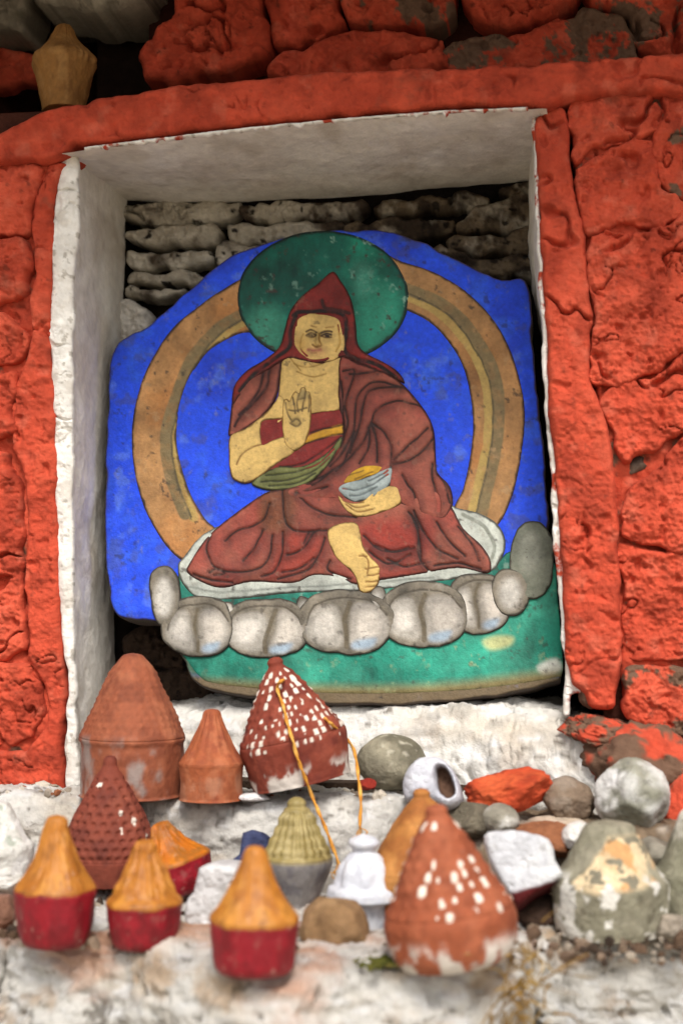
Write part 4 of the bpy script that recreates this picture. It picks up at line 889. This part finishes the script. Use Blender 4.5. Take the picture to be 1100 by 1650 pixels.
lathe('tsa_tsa', 'ochre cone offering on the lintel in the dark hollow above the niche', 'clay offering', 104, 112, 38, ztop, yc=ytop, prof=OP, relief=orel(66), colour=plaincol(['#8f6432', '#7c5428', '#9a703e'], 66), split=.57, parts=('cone', 'base'), seed=66, noise=.03)

# ------------------------------------------------------------------ cord round the flecked cone
def on_cone(px, py, lift=.002):
    """nearest hit of a pixel's ray with the tilted flecked cone"""
    R = np.array(Euler(e4.rotation_euler).to_matrix()); o = (CAM-np.array(e4.location))@R; d = rays((px, py))[0]; d = d/np.linalg.norm(d)@R
    pr = smooth(np.array(CONE), 8, False)
    for t in np.linspace(.9, 1.5, 6000):
        q = o+d*t; z = q[2]/h4
        if 0 <= z <= 1 and np.hypot(q[0], q[1]) < np.interp(z, pr[3:, 1], pr[3:, 0])*r4*1.03+lift:
            return (q@R.T)+np.array(e4.location)
    return None
ca_ = [(447, 1108), (455, 1135), (463, 1165), (472, 1195), (482, 1228), (490, 1250)]
A = [q for q in (on_cone(*c) for c in ca_) if q is not None]
tail = [P(503, 1285, -.075), P(516, 1315, -.082), P(530, 1350, -.085), P(546, 1395, -.092), P(552, 1430, -.1)]
B = [P(462, 1108, .012), P(492, 1128, .02)]+[q for q in (on_cone(*c) for c in ((524, 1158), (540, 1172))) if q is not None]
tailb = [P(558, 1190, -.018), P(570, 1210, -.045), P(576, 1245, -.062), P(581, 1290, -.076), P(580, 1334, -.084)]
apexw = [A[0]+np.array([.004, -.0, .006])]
full = path3(list(reversed(tail))+list(reversed(A))+apexw+B+tailb, 14)
full = full + .0006*np.c_[fbm(full, 90, 3, 1), fbm(full, 90, 3, 2), fbm(full, 90, 3, 3)]
cv, cf = tube(full, .0012, 10, .55, .3)
cordo = mesh('cord', cv, cf, stonecol(['#c98a35', '#b9762a', '#d6a04e'], 81, 120)(None, None, cv), M_CORD, None)
props(cordo, 'orange cord looped over the white-flecked cone and trailing down the ledge', 'cord')
fray, ff = [], []
for k in range(14):
    r = np.random.default_rng(k); b = tailb[-1] if k % 2 else tail[-2]; pp = path3([b, b+r.normal(size=3)*[.003, .001, .002]-[0, 0, .004], b+r.normal(size=3)*[.005, .002, .003]-[0, 0, .009]], 5)
    v, f = tube(pp, .00035, 5); ff += [tuple(np.array(q)+len(fray)) for q in f]; fray += list(v)
mesh('frayed_end', np.array(fray)-0, ff, stonecol(['#cf9340', '#e0b060'], 83, 90)(None, None, np.array(fray)), M_CORD, cordo)

# ------------------------------------------------------------------ loose stones
G = 'loose stones heaped on the ledge'
rock('round_stone', 'olive-grey rounded stone with pale patch beside the flecked cone', 'stone', 630, 1228, 112, 92, .05, -.012, 401, ['#7e7866', '#6b6554', '#948d78'], rough=.03, facets=4, speck='#c9c2ae', sharp=.85, group=G)
rock('red_pebble', 'small red pebble tucked under the olive-grey rounded stone', 'stone', 592, 1264, 30, 20, .018, -.048, 402, ['#8a2a1e', '#a2382a'], group=G)
_hole = [(704, 1240), (716, 1238), (728, 1256), (733, 1280), (722, 1288), (710, 1278), (703, 1258)]
_ro = piece('white_stone', [(648, 1268), (656, 1240), (676, 1222), (702, 1220), (722, 1232), (738, 1258), (742, 1290), (726, 1304), (700, 1296), (676, 1288), (656, 1292)], Pl(-.075, .25, P(690, 1300, -.075)[2]), None, M_WHITE,
   lambda p, d, v: mix(stonecol(['#c6c6cc', '#b9bac2', '#d0d0d4'], 404, 40, '#9a949a', .4)(p, d, v), lin('#5d4537'), fill_mask(wobble(p, 3, .08, 4), _hole, 1.5)), 1.5, 0, .012, 14, .03, rag=.002, seed=404, sm=3, wob=2,
   carve=lambda p: -.016*fill_mask(p, _hole, 4)+.003*fill_mask(p, [(662, 1240), (700, 1226), (702, 1262), (690, 1280), (664, 1270)], 10))
props(_ro, 'white painted hollow stone with a brown cavity behind the ochre cone', 'stone', G)
rock('red_stone', 'orange-red painted flat stone lying below the niche corner', 'stone', 815, 1274, 146, 74, .05, -.065, 406, ['#b8492a', '#c65a34', '#a03c22'], M_WALL, 12, (0, -.18, 0), .11, speck='#6a3424', group=G, sharp=.58)
rock('brown_stone', 'dull brown stone wedged between red flat stone and big whitened stone', 'stone', 915, 1290, 84, 74, .05, -.055, 407, ['#7c6a58', '#5e4e40', '#8f8070'], facets=9, group=G)
rock('whitened_stone', 'big rounded grey stone splashed with white paint', 'stone', 1018, 1282, 118, 118, .06, -.075, 408, ['#8a8878', '#7a7868', '#c6c4be', '#d4d2ce'], rough=.05, facets=9, speck='#55524a', sharp=.74, sc=20, group=G)
rock('pebble', 'small grey pebble ringed with white paint above the white angular stone', 'stone', 805, 1322, 62, 54, .03, -.088, 409, ['#8b8576', '#cfccc4', '#716b5d'], facets=5, rough=.04, sharp=.85, group=G)
rock('brown_stone', 'flat reddish-brown stone behind the white angular stone', 'stone', 886, 1352, 112, 56, .05, -.1, 410, ['#8d5a3c', '#7a4a30', '#a06c4a'], facets=8, rot=(0, .15, 0), group=G)
rock('pale_stone', 'flat pale cream stone under the brown stone', 'stone', 895, 1330, 96, 30, .045, -.075, 411, ['#c5b39d', '#b09c86'], facets=8, group=G)
def flatstone(name, label, poly, y, th, colour, seed, material, group=G, k=0., rag=.0022):
    o = piece(name, poly, Pl(y, k, P(poly[0][0], poly[0][1], y)[2]), None, material, colour, 1.6, 0, .007, 9, th, rag=rag, seed=seed, sm=2, wob=2.5)
    return props(o, label, 'stone', group)
flatstone('white_stone', 'white angular painted stone with dark red underside beside the dabbed cone', [(779, 1347), (800, 1338), (850, 1342), (884, 1352), (893, 1385), (906, 1408), (893, 1424), (858, 1444), (832, 1462), (818, 1440), (796, 1405), (784, 1375)], -.165, .04,
   lambda p, d, v: mix(stonecol(['#c2c2c4', '#b5b6ba', '#cccccb'], 412, 40, '#9a9590', .4)(p, d, v), lin('#4f1616'), ss(-4, 4, (p[:, 1]-1424)-.55*(880-p[:, 0])*.5+6*fbm(v, 60, 4, 3))), 412, M_WHITE, k=.3)
rock('white_pebble', 'small white painted stone above the weathered cream-patched cone', 'stone', 932, 1348, 54, 46, .03, -.115, 413, ['#d8d4cc', '#c4bdb2'], M_WHITE, 8, group=G)
rock('grey_stone', 'flat grey stone between the weathered cone and big whitened stone', 'stone', 1052, 1372, 76, 48, .045, -.11, 414, ['#8b8577', '#787264'], facets=8, group=G)
rock('grey_stone', 'grey-brown stone lying between the two weathered cones at the lip', 'stone', 1084, 1494, 60, 44, .03, -.17, 415, ['#8a7f70', '#776c5e', '#a09484'], facets=8, group=G)
rock('brown_stone', 'round tan river stone between the smooth orange cone and dabbed terracotta cone', 'stone', 539, 1500, 112, 116, .05, -.215, 416, ['#8c6d4c', '#7c5f40', '#9b7c58'], facets=12, rough=.04, speck='#5a432e', sharp=.82, group=G, cut=[((.6, -.7, -.5), .84)])
flatstone('white_stone', 'white painted stone block behind the smooth orange cone', [(322, 1398), (352, 1392), (384, 1398), (392, 1450), (388, 1516), (340, 1514), (304, 1508), (300, 1455), (312, 1436)], -.185, .04, stonecol(['#c6c4c2', '#b6b3af'], 417, 40, '#9a9590', .4), 417, M_WHITE, k=.1)
flatstone('blue_shard', 'slate-blue stone shard beside the gilded stupa', [(392, 1342), (424, 1340), (436, 1362), (428, 1400), (380, 1404), (350, 1400), (386, 1376)], -.1, .012, stonecol(['#3c4260', '#4a5070', '#2e3350'], 418, 60), 418, M_ROCK, k=.25)
lathe('tsa_tsa', 'white limewashed cone offering beside the tall orange-topped cone', 'clay offering', -14, 150, 1290, Z3+.018, yc=-.135, prof=LP, relief=None, colour=lambda T, Z, R, dirs: mix(clay(['#d6d4cc', '#c9c6bd', '#dedcd6'], 419)(dirs), lin('#7d8a74'), ss(.3, .5, fbm(dirs, 3, 4, 420))*.6), split=.47, parts=('cone', 'base'), material=M_WHITE, seed=419, noise=.04)
rock('white_stone', 'low white stone the white limewashed cone rests on', 'stone', 10, 1415, 110, 50, .045, -.14, 420, ['#d4d0c8', '#b9b3a8'], M_WHITE, 9, (0, .05, 0), .05, sharp=.6, group=G)
rock('brown_stone', 'small dark brown stone under the white limewashed cone', 'stone', 6, 1472, 56, 62, .035, -.185, 421, ['#7a5644', '#5f4234', '#927060'], facets=9, group=G)
rock('plaster_flake', 'white plaster flake under the small plain terracotta cone', 'stone', 408, 1284, 60, 14, .02, -.058, 422, ['#d8d4d2', '#c9c4c2'], M_WHITE, 8, group=G)
rock('olive_stone', 'dark olive stone behind the small ringed pebble', 'stone', 762, 1322, 90, 60, .05, -.075, 423, ['#6a6252', '#574f42'], facets=8, group=G)
rock('brown_stone', 'dark rubble stone in the gap beneath the white angular stone', 'stone', 870, 1470, 90, 60, .05, -.135, 424, ['#4d3a2e', '#3a2b22'], facets=9, group=G)
rock('clay_shard', 'broken terracotta shard lying at the foot of the squat orange cone', 'shard', 205, 1528, 70, 14, .02, -.222, 425, ['#8d4a2e', '#733a24'], facets=9, rot=(0, .12, .2), sharp=.5)
rock('clay_shard', 'dark red clay crumb below the squat orange cone', 'shard', 262, 1527, 46, 16, .018, -.216, 426, ['#6a1f1a', '#561814'], facets=9, sharp=.5)

# brown wedge stone in the gap of the right-hand masonry
rock('stone', None, None, 1024, 752, 60, 34, .03, .012, 430, ['#5c4a3c', '#3f3128', '#77685a'], parent=wall, facets=9, sharp=.5, rot=(0, -.5, 0))
# ------------------------------------------------------------------ dry grass in the crack of the front step, moss under the cones
def straws(name, label, px, py, y, n, seed, L, cols, spread, group=None):
    r = np.random.default_rng(seed); V, Fs = [], []; c = P(px, py, y); nv = 0
    for k in range(n):
        b = c+r.normal(size=3)*spread; d = r.normal(size=3)*[1, .4, .8]; d /= np.linalg.norm(d); d[1] = -abs(d[1])
        l = L*r.uniform(.4, 1); pp = path3([b, b+d*l*.5+r.normal(size=3)*l*.12, b+d*l+r.normal(size=3)*l*.2-[0, 0, l*.2]], 5)
        v, f = tube(pp, np.linspace(1, .3, len(pp))*r.uniform(.0004, .0012), 5); Fs += [tuple(np.array(q)+nv) for q in f]; V.append(v); nv += len(v)
    V = np.concatenate(V); o = mesh(name, V, Fs, stonecol(cols, seed, 80)(None, None, V), M_CORD, None)
    props(o, label, name.replace('_', ' '), group, 'stuff')
straws('dry_grass', 'dry tan grass and bark caught in the crack of the front step', 838, 1590, -.268, 60, 5, .03, ['#8a6a34', '#5f4526', '#a98a50'], [.009, .004, .016])
straws('dry_grass', 'brown twigs scattered at the foot of the squat orange cone', 225, 1530, -.235, 24, 6, .022, ['#6a3a26', '#4d2c1e'], [.016, .006, .001])
def moss(label, px, py, z, n, seed, rx, ry):
    import bmesh
    r = np.random.default_rng(seed); c = on_z((px, py), z)[0]; bm = bmesh.new(); bmesh.ops.create_icosphere(bm, subdivisions=1, radius=1)
    d = np.array([v.co[:] for v in bm.verts]); F0 = np.array([[v.index for v in f.verts] for f in bm.faces]); bm.free(); V, Fs = [], []
    for k in range(n):
        s_ = r.uniform(.0008, .0026); o_ = c+np.array([r.normal()*rx, r.normal()*ry, r.uniform(0, .002)]); V.append(d*s_*[1, 1, .8]*(1+.3*r.normal(size=(len(d), 1)))+o_); Fs.append(F0+k*len(d))
    V = np.concatenate(V); o = mesh('moss', V, np.concatenate(Fs), stonecol(['#5a5a26', '#454a20', '#7a7038'], seed, 120)(None, None, V), M_DIRT, None); props(o, label, 'moss', None, 'stuff')
moss('green moss on the step between tan river stone and dabbed cone', 622, 1552, Z3, 160, 7, .009, .008)
def grit(label, px0, px1, y0, y1, z, n, seed, cols):
    import bmesh
    r = np.random.default_rng(seed); bm = bmesh.new(); bmesh.ops.create_icosphere(bm, subdivisions=1, radius=1)
    d = np.array([v.co[:] for v in bm.verts]); F0 = np.array([[v.index for v in f.verts] for f in bm.faces]); bm.free(); V, Fs = [], []; C = []
    for k in range(n):
        y = r.uniform(y0, y1); x = X0(r.uniform(px0, px1), y); s_ = r.gamma(2., .0009)+.0006
        V.append(d*s_*r.uniform(.6, 1.3, 3)*(1+.2*r.normal(size=(len(d), 1)))+[x, y, z+s_*.4]); Fs.append(F0+k*len(d)); C.append(np.repeat(lin(cols[r.integers(len(cols))])[None], len(d), 0))
    V = np.concatenate(V); o = mesh('grit', V, np.concatenate(Fs), np.concatenate(C), M_ROCK, None, flat=True); props(o, label, 'grit', None, 'stuff')
grit('crumbs of clay and earth strewn over the front step', -300, 1250, -.25, -.07, Z3, 1300, 8, ['#5a4636', '#6a5646', '#3d3026', '#7d6a58', '#a09484'])
grit('pale grit scattered along the middle step', -200, 640, -.05, .03, Z2, 250, 9, ['#a09484', '#7a6a5a', '#c2b8a8', '#8d5638'])
